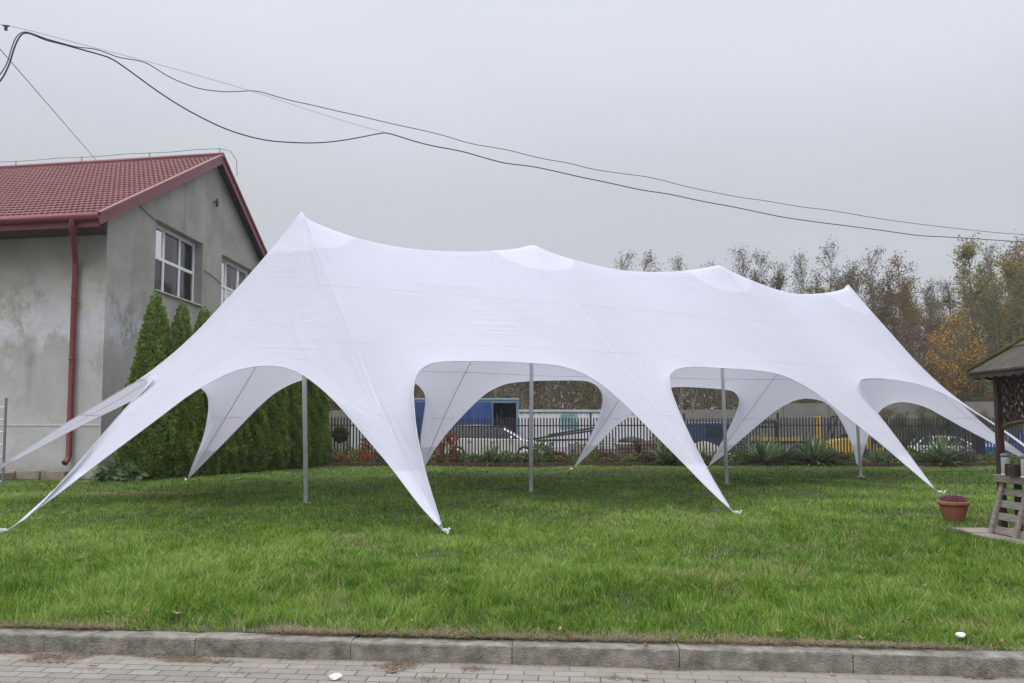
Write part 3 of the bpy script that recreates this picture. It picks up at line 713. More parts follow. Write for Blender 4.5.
# paving strip by the wall
b = MB(); M['flag'] = mat('old_paving', (.24,.21,.17), .92, .35, 2, bump=.6)
r3 = random.Random(5)
strip = empty('path', (C0.x, C0.y, 0)); strip['kind'] = 'structure'
for k in range(9):
    for q in range(4):
        b = MB(); c = fdir*(.9+k*.78)+fo*(.42+q*.66)+Vector((0,0,.10-.03*q+r3.uniform(-.01,.015)))
        if q > 0 and k < q+1: continue
        b.box(c, (.74,.62,.24), math.atan2(fdir.y, fdir.x)+r3.uniform(-.03,.03)); b.build('paving_slab', M['flag'], strip, bevel=.015)
# grey steel ladder at the left edge
lb = at(3.0, 478, 18.6); lb.z = 0; lt = at(4.0, 398, 18.6)
lad = empty('ladder', lb, 'grey steel ladder standing at the far left before the rendered wall', 'ladder')
b = MB(); hgt = lt.z
for s_ in (0, -.42): b.box((s_, 0, hgt/2), (.05,.03,hgt)); 
b.build('side_rail', mat('ladder_paint', (.13,.15,.17), .5), lad)
for i in range(7):
    b = MB(); b.tube([(0,0,.16+i*.3), (-.42,0,.16+i*.3)], .014, 8); b.build('rung', M['steel'], lad)

# ------------------------------------------------------------------ overhead cables
def cable(name, pts, r, label, kw):
    P = [at(x, y, Y) for x, y, Y in pts]
    Q = smooth_poly(P, 3); b = MB(); b.tube(Q, r, 6); o = b.build(name, M['cable'] if kw else M['wire']); tag(o, label, 'cable', 'overhead cables'); return o
def dY(x): return 11.0+ (x+30)/1054*13
def cpts(l): return [(x, y, dY(x)) for x, y in l]
cable('overhead_cable', cpts([(-30,112),(-12,92),(0,82.5),(9,66),(14,48),(19,37),(24,32.5),(32,34),(45,40),(62,44),(85,50.5),(100,54.5),(112,58.5),(130,71),(150,86),(175,103),(200,117),(225,129),(250,137),(270,141),(290,142.5),(315,143.2),(340,141),(362,137),(380,133.3),(386,132.7),(395,135),(410,140),(430,145.5),(450,149),(465,152),(485,158),(505,163.5),(530,166),(550,170),(580,177),(610,183),(640,190),(670,194),(700,201),(740,208),(780,217),(820,222.5),(860,227.5),(890,231.5),(920,236),(950,237),(985,239.5),(1024,242),(1100,248)]), .012, 'thick black overhead cable hanging lowest, with a deep belly on the left', True)
cable('overhead_cable', cpts([(-30,100),(-8,82),(0,75),(7,64),(11,50),(15,38),(22,31.5),(30,32.5),(45,38.5),(65,44),(78,47.5),(92,48.3),(105,52),(118,57.5),(132,59.5),(145,62),(155,68),(168,76.5),(185,84),(200,89),(215,91),(230,92),(245,91),(257,90.7),(270,94.5),(290,100.5),(312,105),(335,110.5),(360,116),(380,121),(400,125.5),(440,134),(470,144),(505,149),(540,158.5),(570,163),(590,169),(625,174),(650,177),(680,185),(702,190),(740,197.5),(765,200.5),(800,207),(830,210),(880,219),(930,225.5),(970,230),(1000,233),(1024,234.5),(1100,240)]), .008, 'thinner black overhead cable running above the thick one', True)
cable('overhead_cable', cpts([(-30,19),(0,24.5),(8,25.5),(40,33),(80,44),(150,62),(200,76),(250,88.5),(330,120),(400,143),(470,160)])[:6]+cpts([(150,62),(200,76),(255,92),(330,117),(375,130),(386,132.7)])[1:], .0035, 'hair-thin messenger wire ending at the lowest cable', False)
cable('overhead_cable', [(-40,4,14),(0,49,16),(45,104,20),(95,160,28)][0:1]+[(0,49,16),(45,101,20.5),(97,161,(vo+bo+gdir*tA+fdir*4.6).y)], .009, 'black service cable sloping down to the ridge of the red roof', True)
b = MB(); q = at(6, 25.5, dY(6)); b.box(q-Vector((0,0,.04)), (.035,.03,.075)); b.bar(q+Vector((-.05,0,.0)), q+Vector((.05,0,-.01)), .02, .02)
tag(b.build('cable_clamp', M['dark_metal']), 'small dark clamp on the thin wire at top left', 'clamp')

# ------------------------------------------------------------------ fence
YF = 29.3
fen = empty('metal_fence', (0, YF, 0), 'long black steel picket fence behind the tent and flower bed', 'fence')
PX = [-18.6+3.6*k for k in range(0, 13)]
off = gx(590.5, YF) - PX[6]
PX = [p+off for p in PX]
r4 = random.Random(9)
for i, p in enumerate(PX):
    b = MB(); b.box((p,0,.93), (.07,.07,2.02)); b.box((p,0,1.955), (.085,.085,.03)); b.build('post', M['dark_metal'], fen)
    if i == len(PX)-1: break
    q = PX[i+1]; dz = r4.uniform(-.03,.03); b = MB()
    if gx(941,YF) < (p+q)/2 < gx(985,YF)+.5: pass
    for z in (.32, 1.48): b.box(((p+q)/2, 0, z+dz), (q-p-.08,.035,.045))
    n = int((q-p-.1)/.118)
    for k in range(1, n+1):
        x0 = p+(q-p)*k/(n+1); b.box((x0,-.02+r4.uniform(-.002,.002),.97+dz), (.054,.022,1.60)); 
        b.add([(x0-.014,-.03,1.77+dz),(x0+.014,-.03,1.77+dz),(x0+.014,-.008,1.77+dz),(x0-.014,-.008,1.77+dz),(x0,-.02,1.81+dz)], [(0,1,4),(1,2,4),(2,3,4),(3,0,4)])
    b.build('picket_panel', M['dark_metal'], fen)
for pxp, wd, hh, lab, Yp in ((952.5,.55,2.3,'dark square pillar standing behind the white hatchback',46.5), (976.5,.32,1.42,'short black gate pillar at the front of the white hatchback',29.8)):
    b = MB(); b.box((0,0,hh/2), (wd,.3,hh)); b.box((0,0,hh+.02), (wd+.06,.36,.04)); b.box((0,-.16,1.0), (wd*.6,.02,.3))
    o = b.build('gate_pillar', M['dark_metal'], bevel=.01); o.location = (gx(pxp,Yp), Yp, -.45 if Yp > 40 else 0); tag(o, lab, 'pillar')
# concrete panel wall far behind
cw = empty('concrete_wall', (0, 50, 0), 'long grey precast concrete panel wall along the edge of the wood', 'wall')
for k in range(-10, 22):
    x0 = k*2.06*1.45; g = float(zg(np.array(x0), np.array(50.)))
    zt = 2.45+ (0.35 if x0 > 12 else 0) + .2*min(1, max(0, (x0-5)/25))
    b = MB(); b.box((x0,0,zt/2+g/2), (.16,.18,zt-g+.05)); b.build('wall_post', M['concrete'], cw)
    b = MB(); hgt = (zt-g)/5
    for q in range(5): b.box((x0+1.49,0,g+hgt*(q+.5)), (2.80,.06,hgt-.012))
    b.build('wall_panel', M['concrete'], cw, bevel=.006)

# ------------------------------------------------------------------ damp autumn air
m_, t_, p_n = newmat('damp_air'); t_.nodes.remove(p_n)
pv_ = t_.nodes.new('ShaderNodeVolumePrincipled'); pv_.inputs['Color'].default_value = (.93,.95,1,1); pv_.inputs['Density'].default_value = .0007; pv_.inputs['Anisotropy'].default_value = .1
t_.links.new(pv_.outputs[0], t_.nodes['Material Output'].inputs['Volume'])
b = MB(); b.box((10, 50, 8.5), (220, 140, 22)); hz_ = b.build('haze', m_, kind='stuff'); hz_['label'] = 'thin damp haze paling the far wood'; hz_['category'] = 'haze'
# ------------------------------------------------------------------ vegetation
def leaves(P, size, tilt=1.0, aspect=.6, seed=0, up=None):
    rg = np.random.default_rng(seed); n = len(P)
    d = rg.normal(size=(n,3)); 
    if up is not None: d = d*tilt + np.asarray(up)
    d /= np.linalg.norm(d, axis=1)[:,None]
    a = rg.normal(size=(n,3)); s = np.cross(d, a); s /= np.linalg.norm(s, axis=1)[:,None]
    sz = size*rg.uniform(.6,1.35,n)[:,None]; s = s*sz*aspect*.5; dd = d*sz
    V = np.stack([P, P+dd*.5+s, P+dd, P+dd*.5-s], 1).reshape(-1,3); Fq = np.arange(4*n).reshape(n,4)
    return V, Fq
# --- thuja hedge, individual columns
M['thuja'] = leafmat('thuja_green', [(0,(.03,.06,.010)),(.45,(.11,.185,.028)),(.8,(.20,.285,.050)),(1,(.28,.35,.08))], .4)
def thuja(seed, h=5.3, rad=.60):
    rg = np.random.default_rng(seed); root = empty('thuja', (0,0,0))
    b = MB(); b.tube([(0,0,0),(0,0,h*.9)], [.07,.015], 7); b.build('trunk', M['bark'], root)
    n = 24000
    t = 1-rg.uniform(0,1,n)**.5*1.0; t = np.clip(t, 0, .995)
    ph = rg.uniform(0, 2*np.pi, n)
    prof = rad*np.minimum(1, (1-t)**.62*1.12)*np.minimum(1, .72+t*2.2)
    lump = 1+.11*np.sin(ph*3+seed+t*7)+.09*np.sin(ph*5-t*13+seed*2)+.08*np.sin(ph*9+t*31)
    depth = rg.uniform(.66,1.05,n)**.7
    r_ = prof*lump*depth
    P = np.stack([r_*np.cos(ph), r_*np.sin(ph), .02+t*h], 1)
    # upright flat sprays
    out = np.stack([np.cos(ph), np.sin(ph), 0*ph], 1)
    d = out*.55+np.array([0,0,1.])+rg.normal(size=(n,3))*.35; d /= np.linalg.norm(d,axis=1)[:,None]
    s = np.cross(d, out+rg.normal(size=(n,3))*.6); s /= np.linalg.norm(s,axis=1)[:,None]
    sz = rg.uniform(.05,.12,n)[:,None]
    V = np.stack([P, P+d*sz*.55+s*sz*.33, P+d*sz, P+d*sz*.55-s*sz*.33],1).reshape(-1,3)
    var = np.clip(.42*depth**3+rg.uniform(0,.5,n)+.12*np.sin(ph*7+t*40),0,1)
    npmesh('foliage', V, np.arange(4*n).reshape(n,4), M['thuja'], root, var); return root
protos = [thuja(s) for s in (1,2,3)]
tops = [(153,21.4,.99,'tall broad thuja nearest the building corner, first of the hedge'),(180,22.1,.96,'second thuja of the hedge, below the first gable window'),(202,22.9,.96,'third thuja of the hedge, its tip just above the tent cloth'),
        (226,23.9,.95,'thuja framed by the raised rear tent leg at the left'),(249,24.9,.94,'thuja showing under the left arch, just right of the rear tent leg'),
        (271,26.0,.93,'thuja seen left of the first tent pole'),(292,27.0,.92,'thuja directly behind the first tent pole'),(312,28.1,.9,'last thuja, at the fence end of the hedge')]
for i, (px_, Y, s, lab) in enumerate(tops):
    o = protos[i] if i < 3 else dup(protos[i % 3])
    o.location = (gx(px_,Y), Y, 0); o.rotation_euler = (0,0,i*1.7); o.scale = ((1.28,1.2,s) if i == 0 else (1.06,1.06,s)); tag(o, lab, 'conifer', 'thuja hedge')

# --- tall trees of the wood
M['leaf_olive'] = leafmat('autumn_olive', [(0,(.11,.115,.030)),(.4,(.19,.20,.045)),(.75,(.29,.27,.055)),(.88,(.42,.31,.06)),(1,(.50,.27,.05))], .45, objvar=1)
M['leaf_dark'] = leafmat('late_leaf', [(0,(.070,.062,.036)),(.5,(.125,.112,.050)),(1,(.20,.17,.06))], .35, objvar=1)
M['leaf_orange'] = leafmat('autumn_orange', [(0,(.34,.20,.04)),(.4,(.55,.29,.045)),(.7,(.66,.42,.06)),(.72,(.15,.14,.05)),(1,(.12,.11,.045))], .4)
M['leaf_green'] = leafmat('shrub_green', [(0,(.06,.065,.026)),(.5,(.105,.115,.04)),(1,(.17,.165,.055))], .3, objvar=1)
def tree(seed, h, nb, lmat, nleaf, lsize, lo=.3, spread=1.0, rise=.9, trunk_r=.15, extra=0, fork=1):
    rg = random.Random(seed); root = empty('tree', (0,0,0)); b = MB(); pts = []
    stems = []
    for s_ in range(fork):
        a = rg.uniform(0,6.28); ln = 0 if s_ == 0 else rg.uniform(.12,.2)
        P = []; x0 = y0 = 0
        for i in range(9):
            t = i/8; x0 += rg.uniform(-.12,.12); y0 += rg.uniform(-.12,.12)
            P.append(Vector((x0+math.cos(a)*ln*h*t, y0+math.sin(a)*ln*h*t, h*t*(1-.12*s_))))
        rr = [trunk_r*(1-.93*(i/8))*(1 if s_ == 0 else .75) for i in range(9)]
        b.tube(P, rr, 6); stems.append(P)
    for q in range(nb):
        P = rg.choice(stems); t = lo+(1-lo)*rg.random()**.85; f = t*8; i = min(7, int(f)); base = P[i].lerp(P[i+1], f-i)
        a = rg.uniform(0,6.28); L = spread*(1.05-t)*h*.30*rg.uniform(.6,1.25)+.45
        d = Vector((math.cos(a), math.sin(a), rise*rg.uniform(.6,1.4))).normalized()
        B = [base]; dd = d.copy()
        for k in range(4):
            dd = (dd+Vector((rg.uniform(-.25,.25), rg.uniform(-.25,.25), rg.uniform(-.05,.28)))).normalized(); B.append(B[-1]+dd*L/4)
        b.tube(B, [.032*(L/2.5)+.008, .022, .015, .010, .005], 4, cap=False)
        for k in range(7):
            f = rg.uniform(.8,4); i = min(3, int(f)); bs = B[i].lerp(B[i+1], f-i)
            td = (dd+Vector((rg.uniform(-1,1), rg.uniform(-1,1), rg.uniform(-.4,.8)))).normalized(); l2 = rg.uniform(.35,.95)
            e = bs+td*l2*.6; e2 = e+(td+Vector((rg.uniform(-.5,.5),rg.uniform(-.5,.5),.25))).normalized()*l2*.5
            b.tube([bs,e,e2], [.011,.008,.004], 3, cap=False)
            for _ in range(3):
                m_ = bs.lerp(e2, rg.uniform(.3,.95)); q2 = m_+Vector((rg.uniform(-1,1),rg.uniform(-1,1),rg.uniform(-.4,1))).normalized()*rg.uniform(.15,.4)
                b.tube([m_, q2], [.006,.003], 3, cap=False); pts.append(tuple(q2))
            pts.append(tuple(e)); pts.append(tuple(e2))
    b.build('trunk', M['bark'], root)
    pts = np.array(pts); r5 = np.random.default_rng(seed)
    # leaves come in bunches: some twigs carry many, others none
    wgt = r5.uniform(0,1,len(pts))**2.5*(.35+.65*(np.sin(pts[:,2]*1.3+pts[:,0]*1.7)>-.4)); wgt /= wgt.sum()
    idx = r5.choice(len(pts), nleaf, p=wgt)
    P = pts[idx]+r5.normal(size=(nleaf,3))*.16
    V, Fq = leaves(P, lsize, seed=seed, aspect=.75); npmesh('crown', V, Fq, lmat, root, r5.uniform(0,1,nleaf)); return root
TP = {}
TP['bare'] = [tree(s, 13.5, 50, M['leaf_dark'], 2900, .105, .22, .8, 1.5, .12, fork=2) for s in (21,22,23)]
TP['leafy'] = [tree(s, 12.5, 68, M['leaf_olive'], 6500, .125, .20, .85, 1.0, .14, fork=2) for s in (31,32,33)]
TP['orange'] = [tree(s, 9.5, 60, M['leaf_orange'], 3300, .16, .12, 1.0, .8, .11, fork=2) for s in (41,)]
TP['green'] = [tree(s, 6.0, 60, M['leaf_green'], 7000, .14, .02, 1.6, .6, .08, fork=3) for s in (51,52)]
used = set(); cnt = {}
def plant_tree(kind, x, y, sc_, lab, rz):
    k = cnt.get(kind, 0); cnt[kind] = k+1; pr = TP[kind][k % len(TP[kind])]
    if id(pr) in used: o = dup(pr)
    else: o = pr; used.add(id(pr))
    o.location = (x, y, float(zg(np.array(x), np.array(y)))-.15); o.rotation_euler = (0,0,rz); o.scale = (sc_,)*3
    if kind != 'orange': TREES.append((o, kind, 'wall-side' if kind == 'green' else 'front' if y < 60.5 else 'middle' if y < 69 else 'rearmost'))
    tag(o, lab, 'tree', {'bare':'nearly bare trees of the wood','leafy':'olive leaved trees of the wood','orange':'orange leaved trees of the wood','green':'low bushy trees along the concrete wall'}[kind])
TREES = []
ORD = ['first','second','third','fourth','fifth','sixth','seventh','eighth','ninth','tenth','eleventh','twelfth','thirteenth','fourteenth','fifteenth','sixteenth','seventeenth','eighteenth','nineteenth','twentieth']
def region(px_):
    for lim, nm in ((400,'behind the hedge end'),(532,'behind the first two tent peaks'),(640,'right behind the second tent peak'),(718,'left of the third tent peak'),(785,'right of the third tent peak'),(848,'left of the fourth tent peak'),(908,'just right of the fourth tent peak'),(968,'just left of the gazebo roof'),(1030,'above the gazebo roof')):
        if px_ < lim: return nm
    return 'beyond the gazebo'
def name_trees():
    g_ = {}
    for o, kind, row in TREES: g_.setdefault((kind, row, region(512+F*o.location.x/o.location.y)), []).append(o)
    for (kind, row, reg), l in g_.items():
        l.sort(key=lambda o: o.location.x/o.location.y)
        w_ = {'bare':'bare','leafy':'olive-leaved','green':'bushy green'}[kind]
        for i, o in enumerate(l): o['label'] = (ORD[i]+' from left among the '+row+' '+w_+' trees '+reg) if len(l) > 1 else (w_+' '+row+' tree '+reg)
r6 = random.Random(77)
LB = {'bare':'slender nearly bare tree of the wood behind the concrete wall','leafy':'tall tree with thinning olive leaves in the wood behind the concrete wall',
      'green':'low bushy green tree growing just behind the concrete wall','orange':'tree with orange autumn leaves left of the gazebo roof'}
# skyline height by picture column (top y), sampled from the photograph
sky_px = [(200,300),(330,290),(560,290),(600,285),(620,266),(650,262),(690,260),(715,278),(735,258),(780,261),(830,257),(870,258),(885,250),(905,262),(925,289),(945,280),(965,266),(975,248),(1000,251),(1024,248),(1100,236),(1250,240)]
def skyY(px_):
    for (a, ya), (c, yc) in zip(sky_px[:-1], sky_px[1:]):
        if a <= px_ <= c: return ya+(yc-ya)*(px_-a)/(c-a)
    return 260
x = 150.
while x < 1230:
    Y = r6.uniform(54, 60); tp = 'bare' if (x < 900 or r6.random() < .5) else 'leafy'
    zt = CH+(424-skyY(min(x,1240))-r6.uniform(-4,6))*Y/F; g = float(zg(np.array(gx(x,Y)), np.array(Y)))
    plant_tree(tp, gx(x,Y), Y, (zt-g)/(13.5 if tp == 'bare' else 12.5), LB[tp], r6.uniform(0,6.28))
    x += r6.uniform(17,27)
x = 140.
while x < 1230:
    Y = r6.uniform(61, 68); tp = 'leafy' if r6.random() < .65 else 'bare'
    fac = .80 if x < 900 else .92
    zt = CH+(424-skyY(min(x,1240)))*fac*Y/F; g = float(zg(np.array(gx(x,Y)), np.array(Y)))
    plant_tree(tp, gx(x,Y), Y, (zt-g)/(13.5 if tp == 'bare' else 12.5), LB[tp], r6.uniform(0,6.28))
    x += r6.uniform(17,28)
x = 140.
while x < 1230:
    Y = r6.uniform(51.3, 53.5)
    plant_tree('green', gx(x,Y), Y, r6.uniform(.7,1.1)*(1 if x > 840 else .62), LB['green'], r6.uniform(0,6.28)); x += r6.uniform(36,52) if x > 840 else r6.uniform(60,110)
x = 880.
while x < 1230:
    Y = r6.uniform(70, 80)
    plant_tree('leafy', gx(x,Y), Y, r6.uniform(1.0,1.25), LB['leafy'], r6.uniform(0,6.28)); x += r6.uniform(22,34)
for i, (px_, Y, s, lab) in enumerate(((938,53.2,.86,'orange autumn tree standing left of the gazebo roof, the leftmost of three'),(957,54,1.0,'tallest orange autumn tree, between two others near the gazebo roof'),(976,53.4,.72,'smaller orange autumn tree nearest the gazebo roof'))):
    plant_tree('orange', gx(px_,Y), Y, s, lab, i*2.)
for i, (px_, Y, s_, wd_) in enumerate(((866,47,.42,'lowest'),(884,46.5,.50,'rounded'),(902,47.5,.44,'narrow'),(921,47,.52,'tallest'),(939,47.6,.46,'dense'),(962,47,.48,'ragged'),(984,47.4,.45,'leaning'),(1006,47,.50,'spreading'))):
    o = dup(TP['green'][i % 2], (gx(px_,Y), Y, float(zg(np.array(gx(px_,Y)), np.array(Y)))-.1), i*1.3, scale=s_)
    tag(o, ORD[i]+' from left of the brown-green bushes in front of the concrete wall at right', 'bush', 'bushes before the concrete wall')
name_trees()
# distant wood behind, one mass
P = []; n = 110000
xx = npr.uniform(-45, 75, n); yy = npr.uniform(82, 100, n); top = 8.5+1.8*np.sin(xx*.35)+1.3*np.sin(xx*1.1+1)
zz = npr.uniform(0,1,n)*top
V, Fq = leaves(np.stack([xx,yy,zz-.6],1), .42, seed=4, aspect=.8)
o = npmesh('far_wood', V, Fq, leafmat('far_wood_leaf', [(0,(.09,.075,.045)),(.5,(.15,.13,.065)),(1,(.21,.19,.08))], .3), None, npr.uniform(0,1,n), 'stuff')
o['label'] = 'undergrowth and twigs filling the far side of the wood'; o['category'] = 'wood'

# --- bed plants
M['yucca'] = leafmat('strap_leaf', [(0,(.05,.085,.035)),(.5,(.11,.165,.07)),(1,(.22,.27,.15))], .3)
def strap_clump(seed, n, L, name='yucca'):
    rg = random.Random(seed); root = empty(name, (0,0,0)); V = []; Fq = []; at_ = []
    for i in range(n):
        a = rg.uniform(0,6.28); el_ = rg.uniform(.35,1.45); l = L*rg.uniform(.6,1.1); wd = .018*rg.uniform(.7,1.3)
        d = Vector((math.cos(a)*math.cos(el_), math.sin(a)*math.cos(el_), math.sin(el_))); s = Vector((-math.sin(a), math.cos(a), 0))
        p = Vector((math.cos(a)*.06*rg.random(), math.sin(a)*.06*rg.random(), 0)); pts = []
        for k in range(5):
            ww = wd*(1,1.25,1.1,.75,.1)[k]; pts += [p+s*ww, p-s*ww]; p = p+d*l/4; d = (d+Vector((0,0,-.16-.1*rg.random()))).normalized()
        o = len(V); V += [tuple(q) for q in pts]
        for k in range(4): Fq.append((o+2*k, o+2*k+1, o+2*k+3, o+2*k+2)); at_.append(rg.random())
    npmesh('leaf_clump', np.array(V), np.array(Fq), M['yucca'], root, np.array(at_)); 
    b = MB(); b.lathe([(.09,0),(.07,.05),(.02,.08)], n=8); b.build('stem', M['bark'], root); return root
def bush(seed, h, rad, lm, n, ls, name='shrub', flowers=None):
    rg = np.random.default_rng(seed); root = empty(name, (0,0,0))
    b = MB(); rr = random.Random(seed)
    for _ in range(9):
        a = rr.uniform(0,6.28); r1 = rad*rr.uniform(.2,.8); b.tube([(0,0,0),(math.cos(a)*r1*.5,math.sin(a)*r1*.5,h*.4),(math.cos(a)*r1,math.sin(a)*r1,h*.8)], [.012,.008,.004], 4, cap=False)
    b.build('stem', M['bark'], root)
    d = rg.normal(size=(n,3)); d /= np.linalg.norm(d,axis=1)[:,None]
    lump = 1+.18*np.sin(d[:,0]*5+seed)+.15*np.sin(d[:,1]*6+d[:,2]*5)
    P = d*(rg.uniform(.25,1,n)**.5*lump)[:,None]*np.array([rad,rad,h*.5])+np.array([0,0,h*.52]); P[:,2] = np.maximum(P[:,2], .01)
    V, Fq = leaves(P, ls, seed=seed, aspect=.7); npmesh('foliage', V, Fq, M[lm], root, rg.uniform(0,1,n))
    if flowers:
        k = 60; d = rg.normal(size=(k,3)); d[:,2] = np.abs(d[:,2]); d[:,1] = -np.abs(d[:,1]); d /= np.linalg.norm(d,axis=1)[:,None]
        P = d*np.array([rad,rad,h*.5])*1.05+np.array([0,0,h*.5]); V, Fq = leaves(P, .16, seed=seed+1, aspect=1.1)
        npmesh('flowers', V, Fq, M[flowers], root, rg.uniform(0,1,k))
    return root
M['lf_bush'] = leafmat('bed_green', [(0,(.05,.08,.025)),(.5,(.10,.155,.045)),(1,(.18,.23,.08))], .3)
M['lf_yellow'] = leafmat('bed_yellow_green', [(0,(.08,.10,.02)),(.5,(.18,.20,.04)),(1,(.30,.28,.06))], .3)
M['lf_red'] = leafmat('bed_maroon', [(0,(.05,.02,.018)),(.5,(.11,.03,.03)),(1,(.16,.09,.05))], .3)
M['lf_rust'] = leafmat('bed_rust', [(0,(.09,.035,.018)),(.5,(.17,.065,.03)),(1,(.24,.11,.045))], .3)
M['lf_grey'] = leafmat('bed_lavender', [(0,(.07,.07,.065)),(.5,(.12,.115,.11)),(1,(.17,.16,.15))], .3)
M['fl_red'] = leafmat('red_petals', [(0,(.45,.02,.03)),(1,(.62,.05,.08))], .3)
M['fl_purple'] = leafmat('heather_petals', [(0,(.20,.05,.12)),(.7,(.38,.12,.24)),(.72,(.12,.13,.06)),(1,(.14,.16,.07))], .3)
yc = [strap_clump(s, 230, .95) for s in (1,2)]
spots = [(463,28.5,.62,'narrow strap-leaved clump in the bed before the beige estate car'),(492,28.5,.85,'strap-leaved clump right of centre of the beige estate car'),(668,28.3,1.12,'big strap-leaved clump right of the tent leg that hides the brick pallet'),
         (763,28.3,1.2,'tall strap-leaved clump beside the third tent pole'),(783,28.6,.8,'smaller strap-leaved clump right of the tall one by the third pole'),(812,28.3,1.25,'tall grassy clump in front of the yellow forklift'),(826,28.5,.8,'small grassy clump right of the tall one at the forklift'),
         (938,28.3,1.22,'large strap-leaved clump in front of the white hatchback'),(700,28.6,.75,'strap-leaved clump behind the foot of a rear tent leg'),(878,28.5,.7,'small strap-leaved clump between the rear tent leg and the white hatchback'),(530,28.5,.7,'small strap-leaved clump by the second tent pole')]
for i, (px_, Y, s, lab) in enumerate(spots):
    o = yc[i] if i < 2 else dup(yc[i % 2]); o.location = (gx(px_,Y), Y, .0); o.rotation_euler = (0,0,i*1.3); o.scale = (s*1.25,s*1.25,s*1.08); tag(o, lab, 'plant', 'strap-leaved clumps in the bed')
bs = [(332,.45,.42,'lf_grey','grey lavender tuft at the hedge end of the bed',None),(336,.42,.30,'lf_yellow','yellow-green bush with red flowers, left of two',None),(344,.36,.22,'lf_bush','low red flowering plant between the yellow-green bushes','fl_red'),
      (349,.55,.28,'lf_bush','small green bush between the yellow-green ones',None),(360,.50,.38,'lf_yellow','yellow-green bush, right of two, by the front tent leg',None),(368,.36,.22,'lf_bush','low red flowering plant at the edge by the front tent leg','fl_red'),
      (375,.95,.42,'lf_rust','rust-red open shrub left of the front tent leg',None),(388,.6,.42,'lf_grey','grey dry bush beside the front tent leg',None),
      (447,.98,.40,'lf_rust','rust-brown shrub before the rear of the beige estate car',None),(456,.4,.35,'lf_bush','low green bush beside the rust-brown shrub',None),(478,.35,.4,'lf_bush','low green bush under the middle of the beige estate car',None),
      (508,.42,.42,'lf_bush','low green bush before the bonnet of the beige estate car',None),(519,.36,.3,'lf_red','maroon bush just left of the second tent pole',None),(541,.7,.42,'lf_bush','rounded green bush just right of the second tent pole',None),
      (556,.42,.42,'lf_red','maroon leaved bush left of the rear tent foot',None),(572,.34,.35,'lf_bush','green bush behind the rear tent foot',None),(589,.62,.3,'lf_yellow','olive bush under the rear tent leg',None),
      (604,.40,.42,'lf_red','maroon bush right of the rear tent leg',None),(622,.32,.38,'lf_bush','low green bush before the stacked bricks',None),(643,.38,.42,'lf_red','maroon bush before the right end of the stacked bricks',None),
      (686,.4,.38,'lf_bush','green bush right of the big strap-leaved clump',None),(718,.42,.4,'lf_bush','green bush left of the third tent pole',None),(740,.45,.36,'lf_bush','green bush right of the third tent pole',None),
      (790,.38,.42,'lf_bush','green bush between the two tall clumps',None),(798,.34,.25,'lf_red','small maroon bush between the two tall clumps',None),(836,.4,.4,'lf_red','maroon bush in front of the forklift mast',None),
      (850,.36,.38,'lf_bush','green bush behind the fourth tent pole',None),(890,.42,.42,'lf_bush','green bush left of the white hatchback',None),(912,.5,.4,'lf_bush','green bush at the tail of the white hatchback',None),
      (962,.55,.40,'lf_grey','grey-green bush by the short gate pillar',None),(955,.42,.40,'lf_bush','low green bush right of the large clump',None),(990,.38,.4,'lf_bush','low green bush by the gazebo post',None)]
def hb(s): return sum(ord(c) for c in s)
bp_cache = {}
for i, (px_, h, rad, lm, lab, fl) in enumerate(bs):
    key = (lm, fl, i % 2)
    Y = 28.2 if fl else 28.45+(.25 if i % 3 == 0 else 0)
    if key not in bp_cache: o = bush(100+i, 1.0, .8, lm, 900, .13, flowers=fl); bp_cache[key] = o
    else: o = dup(bp_cache[key])
    o.location = (gx(px_,Y), Y, 0); o.scale = (rad*1.3, rad*1.1, h*1.2); o.rotation_euler = (0,0,0 if fl else i*1.1); tag(o, lab, 'plant', 'small shrubs of the flower bed')
n = 26000; gxr = npr.uniform(-7.2, 22, n); gyr = npr.uniform(28.1, 29.2, n)
hh_ = vnoise_(gxr, gyr) if False else (.10+.16*(np.sin(gxr*1.7)+np.sin(gxr*4.1+1)+np.sin(gxr*9.3+gyr*4)+1.5).clip(0,3)/3)
kp = npr.uniform(0,1,n) < (hh_*4).clip(0,1); gxr, gyr, hh_ = gxr[kp], gyr[kp], hh_[kp]
P = np.stack([gxr, gyr, npr.uniform(0,1,len(gxr))*hh_*1.5+.01], 1); V, Fq = leaves(P, .10, seed=77, aspect=.6)
M['lf_mix'] = leafmat('bed_mixed', [(0,(.06,.09,.03)),(.5,(.12,.17,.05)),(.78,(.19,.22,.09)),(.82,(.20,.07,.06)),(.9,(.22,.13,.07)),(1,(.26,.22,.12))], .3)
o = npmesh('ground_cover', V, Fq, M['lf_mix'], None, npr.uniform(0,1,len(P)), 'stuff'); o['label'] = 'low mixed green and maroon ground cover filling the flower bed'; o['category'] = 'ground cover'
# topiary ball tree and small fir in the bed
def ball_tree():
    root = empty('topiary_tree', (gx(341,28.9), 28.9, 0), 'small ball-headed tree beside the end of the hedge', 'tree')
    b = MB(); b.tube([(0,0,0),(.02,0,.9)], [.035,.03], 8); b.build('trunk', M['bark'], root)
    rg = np.random.default_rng(8); n = 5200; d = rg.normal(size=(n,3)); d /= np.linalg.norm(d,axis=1)[:,None]
    P = d*(rg.uniform(.5,1,n)**.5*(1+.06*np.sin(d[:,0]*9)*np.sin(d[:,2]*8)))[:,None]*.27+np.array([0,0,1.15]); V, Fq = leaves(P, .06, seed=8); npmesh('crown', V, Fq, M['lf_bush'], root, rg.uniform(0,.7,n))
ball_tree()
